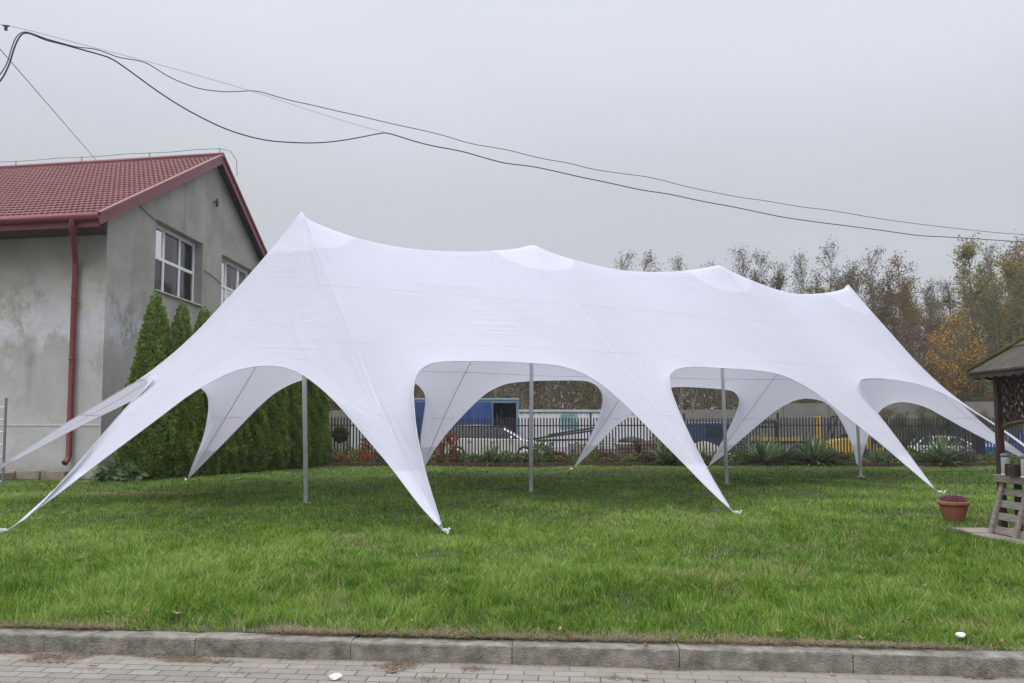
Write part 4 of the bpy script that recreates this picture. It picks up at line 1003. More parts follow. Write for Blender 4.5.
# leafy greens at the building corner
M['lf_cabbage'] = leafmat('broad_leaf', [(0,(.09,.15,.06)),(1,(.20,.28,.13))], .3)
gr = [bush(301, 1.0, .9, 'lf_cabbage', 160, .5)]
for i, (px_, Y, s, lab) in enumerate(((112,21.0,.36,'broad-leaved green plant at the corner of the building, leftmost'),(122,20.9,.44,'broad-leaved green plant at the building corner, middle'),(134,20.7,.38,'broad-leaved green plant at the foot of the first thuja'))):
    o = gr[0] if i == 0 else dup(gr[0]); o.location = (gx(px_,Y),Y,0); o.scale = (s,s,s); o.rotation_euler = (0,0,i); tag(o, lab, 'plant', 'greens at the building corner')
# timber edging of the bed
b = MB(); r7 = random.Random(1)
b = MB()
for k in range(60): 
    x0 = -7.0+k*.42; b.box((x0, 28.0+r7.uniform(-.008,.008), .055+r7.uniform(-.012,.012)), (.40,.06,.15))
tag(b.build('bed_edging', M['wood_brown'], bevel=.008), 'low dark edging boards between lawn and flower bed', 'edging')

# ------------------------------------------------------------------ vehicles and goods behind the fence
def carpaint(name, col): return mat(name, col, .25, .03, 3, metal=.2, coat=.8)
def car(name, loc, rz, paint, L, H, kindp, label, scale=1):
    """x forward, y left; kindp = list of greenhouse (x,z) side outline, base first"""
    root = empty(name, loc, label, 'car', 'parked cars', rz); W = .86; hl = L/2
    belt = kindp['belt']
    prof = kindp['body']
    b = MB(); n = len(prof)                   # body: outline rings, narrowing at the sills and shoulder
    rings = []
    for (f, ins) in ((-1, .10), (-.985, .0), (-.6, 0), (.6, 0), (.985, 0), (1, .10)):
        y = f*W; V = []
        cx, cz = 0, .6
        for (x_, z_) in prof:
            k = 1 if ins == 0 else .965
            V.append((cx+(x_-cx)*k, y, cz+(z_-cz)*k))
        rings.append(V)
    vs = [v for g in rings for v in g]; fs = [tuple(range(n)), tuple(5*n+i for i in range(n))[::-1]]
    for r in range(5):
        for i in range(n): fs.append((r*n+i, r*n+(i+1) % n, (r+1)*n+(i+1) % n, (r+1)*n+i))
    b.add(vs, fs, 0, False); b.build('body', paint, root, bevel=.03)
    gh = kindp['house']                       # list of (x,z) from rear base over the roof to front base
    b = MB(); m_ = len(gh); zb = min(g[1] for g in gh); zt = max(g[1] for g in gh)
    def wy(z): return W*(.95-.22*(z-zb)/(zt-zb))
    V = [(x_, wy(z_), z_) for x_, z_ in gh]+[(x_, -wy(z_), z_) for x_, z_ in gh]
    b.add(V, [tuple(range(m_)), tuple(range(2*m_-1, m_-1, -1))]+[(i, i+1, i+1+m_, i+m_) for i in range(m_-1)], 0, False); b.build('windows', M['glass_dark'], root)
    b = MB()                                   # roof skin and pillars, just proud of the glass
    top = [g for g in gh if g[1] > zt-.12*(zt-zb)-.02]
    V = []
    for x_, z_ in top: V += [(x_, wy(z_)*1.02, z_+.012), (x_, -wy(z_)*1.02, z_+.012), (x_, -wy(z_)*1.02, z_-.05), (x_, wy(z_)*1.02, z_-.05)]
    b.add(V, [(4*i+a, 4*i+(a+1) % 4, 4*i+4+(a+1) % 4, 4*i+4+a) for i in range(len(top)-1) for a in range(4)]+[(0,1,2,3), tuple(4*len(top)-4+a for a in (3,2,1,0))])
    for sgn in (1, -1):
        for (x0, z0), (x1, z1) in kindp['pillars']: b.bar((x0, sgn*(wy(z0)+.008), z0), (x1, sgn*(wy(z1)+.008), z1), .03, .07, up=(1,0,0))
        for g0, g1 in ((gh[0], gh[1]), (gh[-1], gh[-2])): b.bar((g0[0], sgn*(wy(g0[1])+.006), g0[1]), (g1[0], sgn*(wy(g1[1])+.006), g1[1]), .05, .06, up=(1,0,0))
    b.build('roof', paint, root)
    for xw in kindp['wheels']:
        for sgn in (1, -1):
            rm = Matrix.Rotation(R(90), 3, 'X'); b = MB(); b.lathe([(.20,-.1),(.31,-.1),(.33,-.07),(.33,.07),(.31,.1),(.20,.1)], (xw, sgn*(W-.09), .33), 24, mat=rm); wh = b.build('wheel', M['black'], root)
            b = MB(); b.lathe([(.04,-.02),(.19,-.03),(.205,.0),(.205,.02)], (xw, sgn*(W+.0), .33), 16, mat=rm); b.build('rim', M['steel'], wh)
    for sgn in (1, -1):
        b = MB(); b.box((hl-.06, sgn*W*.68, .68), (.16,.34,.13)); b.build('headlight', M['white_paint'], root, bevel=.03)
        b = MB(); b.box((-hl+.05, sgn*W*.74, .80), (.14,.22,.2)); b.build('taillight', mat('tail_lamp', (.4,.01,.015), .2), root, bevel=.03)
        b = MB(); mxp = kindp['mirror']; b.box((mxp, sgn*(W+.10), belt+.07), (.12,.18,.13)); b.build('mirror', paint, root, bevel=.03)
    b = MB()
    for sgn in (1, -1): b.box((kindp['mirror']-.75, sgn*(W+.008), belt-.12), (.16,.02,.03)); b.box((kindp['mirror']-1.75, sgn*(W+.008), belt-.12), (.16,.02,.03))
    b.build('door_handle', M['dark_metal'], root)
    return root
estate = dict(belt=.92, body=[(-2.3,.35),(-1.75,.30),(-1.0,.28),(1.0,.28),(1.75,.30),(2.28,.33),(2.34,.55),(2.28,.72),(1.9,.84),(1.2,.93),(-2.2,.97),(-2.36,.80),(-2.36,.5)],
              house=[(-2.2,.96),(-1.95,1.40),(-1.5,1.50),(-.6,1.53),(.1,1.49),(.5,1.38),(1.30,.93)], pillars=[], wheels=(-1.4,1.42), mirror=.85)
hatch = dict(belt=.90, body=[(-1.95,.35),(-1.3,.28),(1.0,.28),(1.9,.32),(2.0,.55),(1.92,.72),(1.6,.82),(1.05,.92),(-1.8,.98),(-2.0,.8),(-2.0,.5)],
             house=[(-1.82,.98),(-1.45,1.38),(-1.0,1.47),(-.3,1.49),(.2,1.44),(.45,1.34),(1.12,.92)], pillars=[((-.95,.97),(-.9,1.44)),((-.1,.94),(-.15,1.46))], wheels=(-1.22,1.25), mirror=.72)
car('parked_car', (gx(492,33), 33.0, -.02), R(-2), carpaint('beige_paint', (.70,.69,.66)), 4.7, 1.5, estate, 'pale beige estate car seen side-on behind the fence, before the blue trailer')
car('parked_car', (gx(947,43), 43.0, -.62), R(-15), carpaint('white_car_paint', (.74,.75,.76)), 4.0, 1.5, hatch, 'white hatchback parked behind the fence, behind the large strap-leaved clump')
car('parked_car', (gx(1022,37), 37.0, -.35), R(12), carpaint('blue_car_paint', (.03,.12,.36)), 4.0, 1.5, hatch, 'blue car behind the fence at the far right by the gazebo')
# blue curtain-sided trailer
tr = empty('trailer', (gx(466,38), 38.2, 0), 'box trailer with blue tarpaulin side pulled half open, behind the beige car', 'trailer')
M['tarp'] = mat('blue_tarp', (.028,.068,.21), .45, .15, 3); M['blue_frame'] = mat('blue_grey_frame', (.12,.19,.30), .5, .15, 4)
W2 = 2.63; H0, H1 = .75, 2.72
b = MB(); b.box((0,0,H0-.06), (2*W2,2.4,.12)); b.box((0,1.17,(H0+H1)/2), (2*W2-.1,.04,H1-H0-.1)); b.build('cargo_box', mat('trailer_inside', (.03,.03,.035), .8), tr)
b = MB(); b.box((0,0,H1+.03), (2*W2+.05,2.5,.10)); b.build('roof', mat('trailer_roof', (.17,.27,.29), .6), tr, bevel=.02)
b = MB()
for x0 in (-W2+.06, 1.32, W2-.07):
    for y0 in (-1.18, 1.1): b.box((x0,y0,(H0+H1)/2), (.11,.11,H1-H0))
b.box((0,-1.19,H1-.09), (2*W2-.2,.06,.12)); b.box((0,-1.2,H0-.05), (2*W2-.2,.05,.14)); b.build('frame', M['blue_frame'], tr)
def sheet(x0, x1, seed):
    b = MB(); n = 46; V = []
    for i in range(n+1):
        u = i/n; xx_ = x0+(x1-x0)*u
        for j in range(6): v = j/5; V.append((xx_+.05*math.sin(v*3+seed)*v, -1.30-.085*math.sin(u*34+v*1.2+seed)-.05*math.sin(u*15+v*3), H1-.12-(H1-H0-.05)*v))
    b.add(V, [(i*6+j,(i+1)*6+j,(i+1)*6+j+1,i*6+j+1) for i in range(n) for j in range(5)], 0, True); b.build('tarpaulin', M['tarp'], tr)
sheet(-W2+.02, 1.30, 0.)
b = MB(); b.box((1.75,.3,H0+.35), (.5,.6,.7)); b.box((2.05,.5,H0+.25), (.6,.7,.5)); b.box((1.75,.1,H0+.9), (.1,.1,1.4)); b.build('cargo', mat('cargo_mix', (.09,.085,.08), .8, .4), tr, bevel=.02)
for x0 in (-1.6,-.75,2.0):
    b = MB(); b.lathe([(.2,-.12),(.36,-.12),(.38,0),(.36,.12),(.2,.12)], (x0,-1.0,.38), 20, mat=Matrix.Rotation(R(90),3,'X')); b.build('wheel', M['black'], tr)
# white container with a teal patch
cn = empty('container', (gx(583,42), 42.6, 0), 'long white site container with a teal patch, behind the fence', 'container')
b = MB(); w_ = 3.6; n = 90; V = []
for i in range(n+1):
    x0 = -w_+2*w_*i/n; y0 = -1.2+(.035 if (i//2) % 2 else 0); V += [(x0,y0,.2),(x0,y0,2.16)]
b.add(V, [(2*i,2*i+2,2*i+3,2*i+1) for i in range(n)]); b.box((0,.05,1.18), (2*w_-.04,2.35,1.95)); b.build('body', mat('white_container', (.62,.64,.65), .5, .1, 1.5), cn)
b = MB(); b.box((0,0,2.25), (2*w_+.1,2.55,.14)); b.build('roof', mat('container_roof', (.38,.39,.39), .7, .2, 2), cn, bevel=.02)
b = MB(); b.box((gx(569,41.4)-gx(583,42),-1.225,1.72), (.95,.03,.82)); b.build('teal_sign', mat('teal_paint', (.10,.33,.30), .5, .45, 2.2, col2=(.30,.48,.45)), cn)
b = MB(); 
for x0 in (-w_, w_): 
    for y0 in (-1.18,1.18): b.box((x0,y0,1.1), (.12,.12,2.2))
b.build('corner_post', M['white_paint'], cn)
c2_ = dup(cn, (gx(374,42), 42.6, 0), label='short white container seen left of the front tent leg, beyond the bed'); c2_.scale = (.30,1,1)
for ch in list(c2_.children):
    if ch.name.startswith('teal_sign'): bpy.data.objects.remove(ch)
# steel beam / drawbar frame in front of the container
bf = empty('steel_beams', (gx(560,38), 37.8, 0), 'rack of dark steel beams lying in front of the white container', 'beams')
b = MB(); zb = .65
for x0 in (-1.6,-.4,.8,1.7): b.box((x0,0,zb/2), (.09,.5,zb)); 
b.build('trestle', M['dark_metal'], bf)
for (p0, p1) in (((-2.0,-.1,.72),(2.2,-.1,1.30)), ((-1.8,.1,.72),(1.9,.15,.78)), ((-.6,0,1.0),(2.3,0,1.45))):
    b = MB(); b.bar(p0, p1, .08, .09); b.build('beam', M['dark_metal'], bf)
crates = [(545,.5,.5,(.05,.18,.42),'small blue crate in front of the white container, left'),(561,.85,.5,(.5,.5,.48),'white crate in front of the white container'),(578,.95,.62,(.28,.22,.16),'tan crate before the right half of the container'),(571,.3,.35,(.04,.2,.38),'small blue bucket-sized crate by the rear tent foot')]
for px_, wd, hh, col, lab in crates:
    cr_ = empty('crate', (gx(px_,36.4), 36.4, 0), lab, 'crate'); b = MB()
    for q in range(4): b.box((0,0,hh*(q+.5)/4), (wd,.5,hh/4-.02))
    b.build('slats', mat('crate_paint', col, .6), cr_); m2_ = mat('crate_paint2', tuple(c*.9 for c in col), .6)
    for sx_ in (-1,1):
        for sy in (-1,1): b = MB(); b.box((sx_*(wd/2-.03),sy*.262,hh/2), (.06,.03,hh)); b.build('corner_batten', m2_, cr_)
# brick pallets with a black heap
def brick_pallet(px_, Y, n, lab):
    root = empty('brick_pallet', (gx(px_,Y),Y,0), lab, 'pallet', 'brick pallets'); b = MB()
    for x0 in (-.5,0,.5): b.box((x0,0,.06), (.1,.8,.09))
    for y0 in (-.36,-.12,.12,.36): b.box((0,y0,.12), (1.1,.1,.025))
    b.build('pallet', M['wood_grey'], root); b = MB(); rr = random.Random(px_)
    for z in range(n):
        for i in range(4):
            for j in range(3): b.box((-.405+i*.27+rr.uniform(-.008,.008), -.25+j*.25, .17+z*.085), (.25,.12 if z % 2 else .235,.07))
    b.build('bricks', mat('brick', (.24,.14,.095), .9, .35, 3), root)
brick_pallet(628,34.5,6,'pallet of orange bricks, left of two, under the black heap'); brick_pallet(645,34.5,8,'pallet of orange bricks, right of two')
def pallet_stack(px_, Y, n, lab):
    root = empty('pallet_stack', (gx(px_,Y),Y,float(zg(np.array(gx(px_,Y)), np.array(Y)))), lab, 'pallets', 'stacks of empty pallets', rz=R((px_ % 7)*3-9))
    for k in range(n):
        b = MB(); z = k*.145; o_ = .03*math.sin(k*2.7+px_)
        for x0 in (-.55,0,.55): b.box((x0+o_,0,z+.07), (.1,.78,.09))
        for y0 in (-.35,-.12,.12,.35): b.box((o_,y0,z+.128), (1.2,.11,.022))
        b.build('pallet', M['wood_grey'] if k % 2 else M['wood_pale'], root)
M['wood_pale'] = mat('pale_pallet_wood', (.30,.24,.17), .85, .3, 6)
for px_, Y, n, lab in ((664,37.5,7,'stack of pallets half hidden by the big strap-leaved clump'),(735,38.5,8,'stack of pallets just right of the third tent pole'),(806,38,9,'tallest stack of pallets, left of the forklift'),(818,36.8,5,'low stack of pallets touching the left side of the forklift'),(884,37,6,'stack of pallets left of the white hatchback'),(602,38.2,6,'stack of pallets seen beside the rear tent leg before the white container')):
    pallet_stack(px_, Y, n, lab)
b = MB(); V = []; n1, n2 = 18, 9; rr = random.Random(4)
for j in range(n2+1):
    for i in range(n1):
        a = 2*math.pi*i/n1; t = j/n2; r_0 = math.cos(t*1.5)*(1+.16*math.sin(a*3)+.1*math.sin(a*7+t*5)); V.append((r_0*.72*math.cos(a), r_0*.42*math.sin(a), .34*math.sin(t*1.57)+rr.uniform(-.01,.01)))
b.add(V, [(j*n1+i,j*n1+(i+1) % n1,(j+1)*n1+(i+1) % n1,(j+1)*n1+i) for j in range(n2) for i in range(n1)]+[tuple(n2*n1+i for i in range(n1)), tuple(range(n1))[::-1]], 0, True)
o = b.build('black_sheeting', mat('black_plastic', (.015,.015,.017), .35)); o.location = (gx(631,34.5),34.4,.72); o.scale = (.75,.75,.75); tag(o, 'crumpled black plastic sheeting on top of the brick pallets', 'sheeting')
# blue box van
vn = empty('van', (gx(706,41), 41.2, -.35), 'dark blue van behind the fence left of the third tent pole', 'van')
b = MB(); prof = [(-2.3,.4),(2.1,.4),(2.3,.6),(2.25,1.0),(1.75,1.15),(1.2,1.88),(.9,1.98),(-2.2,1.98),(-2.32,1.8)]
b.prism(prof, -.95, .95); b.build('body', carpaint('blue_van_paint', (.035,.065,.16)), vn, bevel=.05)
b = MB(); b.prism([(1.16,1.86),(1.70,1.18),(1.05,1.18),(.95,1.86)], -.965, .965); b.prism([(.75,1.86),(.80,1.18),(-.2,1.18),(-.2,1.86)], -.962, .962); b.build('windows', M['glass_dark'], vn)
b = MB(); b.bar((1.24,0,1.86), (1.76,0,1.19), 1.6, .02); b.build('windscreen', M['glass_dark'], vn)
for x0 in (-1.5,1.5):
    for sy in (-1,1):
        b = MB(); b.lathe([(.2,-.1),(.32,-.1),(.34,0),(.32,.1),(.2,.1)], (x0,sy*.87,.34), 20, mat=Matrix.Rotation(R(90),3,'X')); b.build('wheel', M['black'], vn)
for sy in (-1,1):
    b = MB(); b.box((2.24,sy*.75,.85), (.12,.25,.2)); b.build('headlight', M['white_paint'], vn, bevel=.02)
# gravel heap by the van
b = MB(); V = []; n1, n2 = 26, 8
for j in range(n2+1):
    for i in range(n1):
        a = 2*math.pi*i/n1; t = j/n2; r_0 = (1-t)*(1+.12*math.sin(a*4+1)+.06*math.sin(a*9)); V.append((1.5*r_0*math.cos(a), .9*r_0*math.sin(a), .85*(1-(1-t)**1.5)-.02+rr.uniform(-.02,.02)))
b.add(V, [(j*n1+i,j*n1+(i+1) % n1,(j+1)*n1+(i+1) % n1,(j+1)*n1+i) for j in range(n2) for i in range(n1)], 0, True)
o = b.build('rubble_heap', mat('rubble', (.26,.23,.19), .95, .4, 9, bump=1, bscale=14)); o.location = (gx(703,36.5),36.5,-.1); tag(o, 'heap of pale rubble in front of the dark blue van', 'rubble')
# yellow flatbed trailer and forklift
M['yellow'] = mat('yellow_paint', (.52,.33,.03), .45, .15, 5)
fb = empty('flatbed_trailer', (gx(780,36), 36.0, -.1), 'low flatbed trailer with a bright yellow side beam', 'trailer')
b = MB(); b.box((0,0,.80), (2.6,1.3,.10)); b.build('deck', M['dark_metal'], fb)
b = MB(); b.box((-.2,-.67,.94), (1.7,.05,.13)); b.box((.0,.67,.94), (2.5,.05,.13)); b.build('side_beam', M['yellow'], fb)
b = MB()
for x0 in (-.85,-.3,.25,.8): b.box((x0,-.4,1.5), (.05,.05,1.2)) if x0 < -.5 else None
b.box((-.62,-.1,1.72), (.9,.5,.12)); b.box((-.62,-.1,1.50), (.9,.5,.06)); b.box((-.25,-.1,1.3), (.05,.4,.9)); b.build('rack', M['dark_metal'], fb)
for x0 in (-.6,.5):
    b = MB(); b.lathe([(.15,-.1),(.30,-.1),(.32,0),(.30,.1),(.15,.1)], (x0,-.5,.32), 18, mat=Matrix.Rotation(R(90),3,'X')); b.build('wheel', M['black'], fb)
fk = empty('forklift', (gx(838,35), 34.8, -.1), 'yellow forklift truck parked behind the fence by the fourth tent pole', 'forklift', rz=R(172))
b = MB(); b.prism([(-1.1,.35),(.8,.35),(.8,.75),(.3,.95),(-.3,1.0),(-1.15,1.12),(-1.2,.6)], -.5, .5); b.build('body', M['yellow'], fk, bevel=.05)
b = MB()
for sy in (-.44,.44):
    b.bar((.55,sy,.8), (.25,sy,2.0), .05, .06); b.bar((-1.0,sy,1.05), (-.75,sy,2.0), .05, .06); b.bar((.28,sy,2.0), (-.78,sy,2.0), .05, .06)
for k in range(6): b.bar((.2-k*.18,-.44,2.0), (.2-k*.18,.44,2.0), .03, .03)
b.build('overhead_guard', M['dark_metal'], fk)
b = MB()
for sy in (-.28,.28): b.box((1.0,sy,1.05), (.1,.09,1.9))
for z in (.3,1.0,1.95): b.box((1.0,0,z), (.08,.5,.08))
b.build('mast', M['yellow'], fk)
b = MB()
for sy in (-.2,.2): b.box((1.55,sy,.22), (1.0,.1,.04)); b.box((1.09,sy,.5), (.05,.1,.6))
b.build('fork', M['dark_metal'], fk)
b = MB(); b.box((-.3,0,1.12), (.45,.45,.14)); b.box((-.52,0,1.4), (.1,.45,.5)); b.build('seat', M['black'], fk, bevel=.04)
for x0 in (-.85,.6):
    for sy in (-.48,.48):
        b = MB(); b.lathe([(.12,-.09),(.27,-.09),(.29,0),(.27,.09),(.12,.09)], (x0,sy,.29), 18, mat=Matrix.Rotation(R(90),3,'X')); b.build('wheel', M['black'], fk)
gf = empty('guard_frame', (gx(870,34.6), 34.6, -.1), 'pair of upright yellow barrier frames right of the forklift', 'frame')
for x0 in (-.5,-.1,.5):
    b = MB(); b.box((x0,0,.55), (.07,.07,1.1)); b.build('upright', M['yellow'], gf)
for z in (.5,1.05):
    b = MB(); b.box((0,.05,z), (1.1,.04,.07)); b.build('rail', M['yellow'], gf)

# ------------------------------------------------------------------ gazebo at the right edge
GX0, GY1, GS, GZ = 6.62, 11.05, 4.0, 2.27         # eave corner nearest the tent, side length, eave height
gz = empty('gazebo', (GX0+GS/2, GY1-GS/2, 0), 'dark brown wooden gazebo with lattice sides and a brown shingle roof', 'gazebo')
go = Vector(gz.location); hS = GS/2; AP = GZ+1.72
M['shingle'] = mat('brown_shingle', (.062,.050,.038), .92, .25, 4, bump=.6, bscale=50, col2=(.095,.078,.060))
M['moss'] = mat('mossy_ridge', (.10,.10,.035), .95, .4, 12, bump=1)
b = MB()
for k in range(4):
    rz = Matrix.Rotation(k*math.pi/2, 3, 'Z'); nst = 5
    for s in range(nst):
        f0, f1 = s/nst, (s+1)/nst
        def pt(x_, f, dz): return rz @ Vector((x_*hS*(1-f), -hS*(1-f), GZ+(AP-GZ)*f+dz))
        V = [pt(-1,f0,.028),pt(1,f0,.028),pt(1,f1,.004),pt(-1,f1,.004),pt(-1,f0,0),pt(1,f0,0)]
        b.add(V, [(0,1,2,3),(4,5,1,0)])
rf = b.build('roof', M['shingle'], gz)
b = MB()
for k in range(4):
    a = Matrix.Rotation(k*math.pi/2, 3, 'Z') @ Vector((-hS,-hS,GZ+.035)); b.tube([a, Vector((0,0,AP+.03))], .035, 7)
b.build('ridge', M['moss'], rf)
# scalloped fascia
b = MB()
for k in range(4):
    rz = Matrix.Rotation(k*math.pi/2, 3, 'Z'); n = 96; V = []
    for i in range(n+1):
        u = -hS+.03+(GS-.06)*i/n; zlow = GZ-.055-.03*abs(math.sin(i/n*math.pi*20)); V += [rz @ Vector((u,-hS+.02,GZ-.004)), rz @ Vector((u,-hS+.02,zlow)), rz @ Vector((u,-hS+.045,zlow)), rz @ Vector((u,-hS+.045,GZ-.004))]
    b.add(V, [(4*i+a, 4*i+(a+1) % 4, 4*i+4+(a+1) % 4, 4*i+4+a) for i in range(n) for a in range(4)])
b.build('fascia', mat('brown_fascia', (.06,.030,.024), .7, .2, 5), gz)
ip = hS-.275
for sx_ in (-1,1):
    for sy in (-1,1): b = MB(); b.box((sx_*ip,sy*ip,(GZ+.1)/2), (.085,.085,GZ+.1)); b.build('post', M['wood_dark'], gz, bevel=.008)
b = MB()
for k in range(4):
    rz = Matrix.Rotation(k*math.pi/2, 3, 'Z'); a = rz @ Vector((-ip+.06,-ip,GZ-.03)); c = rz @ Vector((ip-.06,-ip,GZ-.03)); b.bar(a, c, .09, .12)
b.build('beam', M['wood_dark'], gz)
# lattice with an arched lower rail on the side next to the tent and the far side
def lattice(rot):
    rz = Matrix.Rotation(rot, 3, 'Z'); Wd = ip-.07; b = MB(); zt = GZ-.09
    def zl(u): return 1.50+.13*(1-(u/Wd)**2)**.5 if abs(u) < Wd else 1.50
    sp_ = .105
    for layer, sg in ((-.012, 1), (.012, -1)):
        c = -Wd-1.0
        while c < Wd+1.0:
            seg = []; N_ = 26
            for i in range(N_+1):
                z = zt-(zt-1.46)*i/N_; u = c+sg*(zt-z)*.62
                if abs(u) <= Wd and z >= zl(u): seg.append((u, z))
            if len(seg) > 1: b.bar(rz @ Vector((seg[0][0],-ip+layer,seg[0][1])), rz @ Vector((seg[-1][0],-ip+layer,seg[-1][1])), .008, .030, up=rz @ Vector((1,0,0)))
            c += sp_
    b.build('lattice', M['wood_dark'], gz)
    b = MB(); P_ = [rz @ Vector((-Wd+2*Wd*i/24,-ip,zl(-Wd+2*Wd*i/24))) for i in range(25)]; b.tube(P_, .022, 6); b.build('arched_rail', mat('rail_wood', (.13,.10,.05), .8), gz)
lattice(-math.pi/2); lattice(math.pi); lattice(math.pi/2)
b = MB()
r8 = random.Random(2)
pv = empty('paving', (0,0,0)); pv['kind'] = 'structure'
for i in range(9):
    for j in range(9):
        b = MB(); b.box((GX0-.02+i*.5+r8.uniform(-.01,.01), GY1-.15-j*.5, .015+r8.uniform(-.006,.006)), (.485,.485,.06)); b.build('paving_slab', M['flag'], pv, bevel=.008)

# pallet rack with counter, beside the post
pr = empty('pallet_counter', (6.78, 10.0, 0), 'grey weathered wooden pallet leaning under a plank top by the gazebo post', 'pallet counter')
po = Vector(pr.location)
def pp(t, y, out=0): return Vector((6.70+.20*t-out, y, .03+.70*t))-po        # t up the slope
b = MB(); ybs = (10.62, 10.10, 9.58, 9.06)
for y in ybs:
    b = MB(); b.bar(pp(0,y,.03), pp(1,y,.03), .075, .04, up=(1,0,.3)); b.build('upright', M['wood_grey'], pr, bevel=.004)
for t in (.10,.36,.60,.84):
    b = MB(); b.bar(pp(t,10.66,-.012), pp(t,8.9,-.012), .03, .10, up=(.3,0,1)); b.build('slat', M['wood_grey'], pr, bevel=.004)
b = MB(); b.box(Vector((6.93,9.85,.795))-po, (.24,1.75,.10)); b.build('top_plank', M['wood_grey'], pr, bevel=.006); pr.location.x -= .06
b = MB(); b.box(Vector((7.00,10.5,.37))-po, (.07,.07,.74)); b.box(Vector((7.00,9.1,.37))-po, (.07,.07,.74)); b.build('leg', M['wood_dark'], pr, bevel=.004)
# candle lanterns and small crate on the plank
def lantern(x, y, lab, s=1):
    r = empty('lantern', (x,y,.847), lab, 'lantern', 'lanterns on the plank'); b = MB(); b.lathe([(.05,.0),(.052,.02),(.052,.24),(.05,.25)], n=20); b.build('glass', mat('frosted_grey', (.36,.35,.37), .35, .12, 14), r)
    b = MB(); b.lathe([(.055,.25),(.057,.262),(.057,.285),(.04,.295),(.012,.30)], n=20); b.build('lid', mat('lid_grey', (.13,.13,.15), .4), r)
    b = MB(); b.lathe([(.056,-.0),(.056,.018)], n=20); b.build('base', M['steel'], r)
lantern(6.80, 10.53, 'tall grey cylindrical lantern on the left end of the plank top'); 
lantern(6.74, 10.03, 'grey cylindrical lantern right of the small brown crate')
r = empty('crate', (6.78,10.28,.847), 'small dark brown slatted crate between the two lanterns', 'crate'); b = MB()
for q in range(4): b.box((0,0,.020+q*.042), (.15,.18,.035))
b.build('slats', M['wood_brown'], r, bevel=.003)
for sx_ in (-1,1):
    for sy in (-1,1): b = MB(); b.box((sx_*.084,sy*.078,.082), (.02,.025,.165)); b.build('corner_batten', M['wood_brown'], r)

# terracotta pot with heather
pc = at(952, 519, 12.1); pot = empty('flower_pot', (pc.x+.03, 12.1, .02), 'terracotta pot of purple heather on the grass beside the gazebo', 'flower pot')
def ribs(k, z): return 1+(.022*(k % 4 in (0,1)) if .04 < z < .26 else 0)
b = MB(); b.lathe([(.145,0),(.15,.02),(.185,.13),(.212,.245),(.215,.265),(.245,.27),(.25,.285),(.25,.325),(.24,.335),(.22,.335),(.215,.28)], n=72, wave=ribs); b.build('pot', mat('terracotta', (.27,.095,.052), .8, .15, 9, bump=.2), pot)
b = MB(); b.lathe([(.215,.25),(.216,.27)], n=24); b.build('soil', M['soil'], pot)
n = 2600; rg = np.random.default_rng(2); rr_ = .205*rg.uniform(0,1,n)**.5; ph = rg.uniform(0,6.28,n)
P = np.stack([rr_*np.cos(ph), rr_*np.sin(ph), .28+rg.uniform(0,.135,n)*(1-.35*(rr_/.2)**2)], 1); V, Fq = leaves(P, .032, tilt=.5, seed=3, up=(0,0,1), aspect=.4)
npmesh('heather', V, Fq, M['fl_purple'], pot, rg.uniform(0,1,n)); pot.scale = (.93,.93,.95)

# ------------------------------------------------------------------ grass
M['grass'] = leafmat('grass_blades', [(0,(.035,.085,.008)),(.3,(.105,.215,.018)),(.6,(.18,.31,.032)),(.82,(.26,.40,.07)),(.93,(.36,.48,.17)),(.95,(.40,.35,.15)),(1,(.42,.33,.19))], .45, .5)
def vnoise(x, y, s, seed):
    rg = np.random.default_rng(seed); G = rg.uniform(0,1,(256,256)); xi = x/s+50; yi = y/s+50; x0 = np.floor(xi).astype(int); y0 = np.floor(yi).astype(int); fx = xi-x0; fy = yi-y0
    fx = fx*fx*(3-2*fx); fy = fy*fy*(3-2*fy); g = lambda a, c: G[a % 256, c % 256]
    return (g(x0,y0)*(1-fx)+g(x0+1,y0)*fx)*(1-fy)+(g(x0,y0+1)*(1-fx)+g(x0+1,y0+1)*fx)*fy
bands = [(5.2,6.6,4600,.0034),(6.6,8.5,3000,.0040),(8.5,12,1700,.0048),(12,17,800,.0065),(17,22,420,.009),(22,28.1,260,.012)]
Pa = []; Wd = []
for (y0, y1, den, wd) in bands:
    xm = y1*.92+1.5; area = 2*xm*(y1-y0); n = int(area*den); x_ = npr.uniform(-xm, xm, n); y_ = npr.uniform(y0, y1, n)
    off_ = (x_-K0.x)*kn.x+(y_-K0.y)*kn.y
    keep = off_ > .15
    keep &= ~((x_ > GX0-.3) & (y_ < GY1+.25) & (y_ > GY1-4.3))                       # gazebo paving
    wt = (x_-C0.x)*gn.x+(y_-C0.y)*gn.y; keep &= ~((wt < .25) & (y_ > 21)); keep &= ~((y_ > 19.3) & (x_ < -12.6-.55*(21-y_))); keep &= ~((y_ > 21.0) & (x_ < -12.2))
    # scuffed bare ground by the pot and at the kerb, sparse
    dp_ = np.hypot((x_-7.2)/1.0, (y_-11.45)/.35); keep &= (dp_ > 1) | (npr.uniform(0,1,n) < .25)
    kb = vnoise(x_, y_, .45, 5); keep &= (off_ > .13+.42*np.clip(kb-.45,0,1)*1.6) | (npr.uniform(0,1,n) < .15)
    dens = vnoise(x_, y_, .35, 9)*.6+vnoise(x_, y_, 1.3, 10)*.4; keep &= npr.uniform(0,1,n) < .55+.75*dens
    Pa.append(np.stack([x_[keep], y_[keep]], 1)); Wd.append(np.full(keep.sum(), wd))
Pa = np.concatenate(Pa); Wd = np.concatenate(Wd); n = len(Pa); X, Y = Pa[:,0], Pa[:,1]
offk = (X-K0.x)*kn.x+(Y-K0.y)*kn.y
cl = vnoise(X, Y, .22, 1); c2 = vnoise(X, Y, .9, 2); c3 = vnoise(X, Y, 3.2, 3)
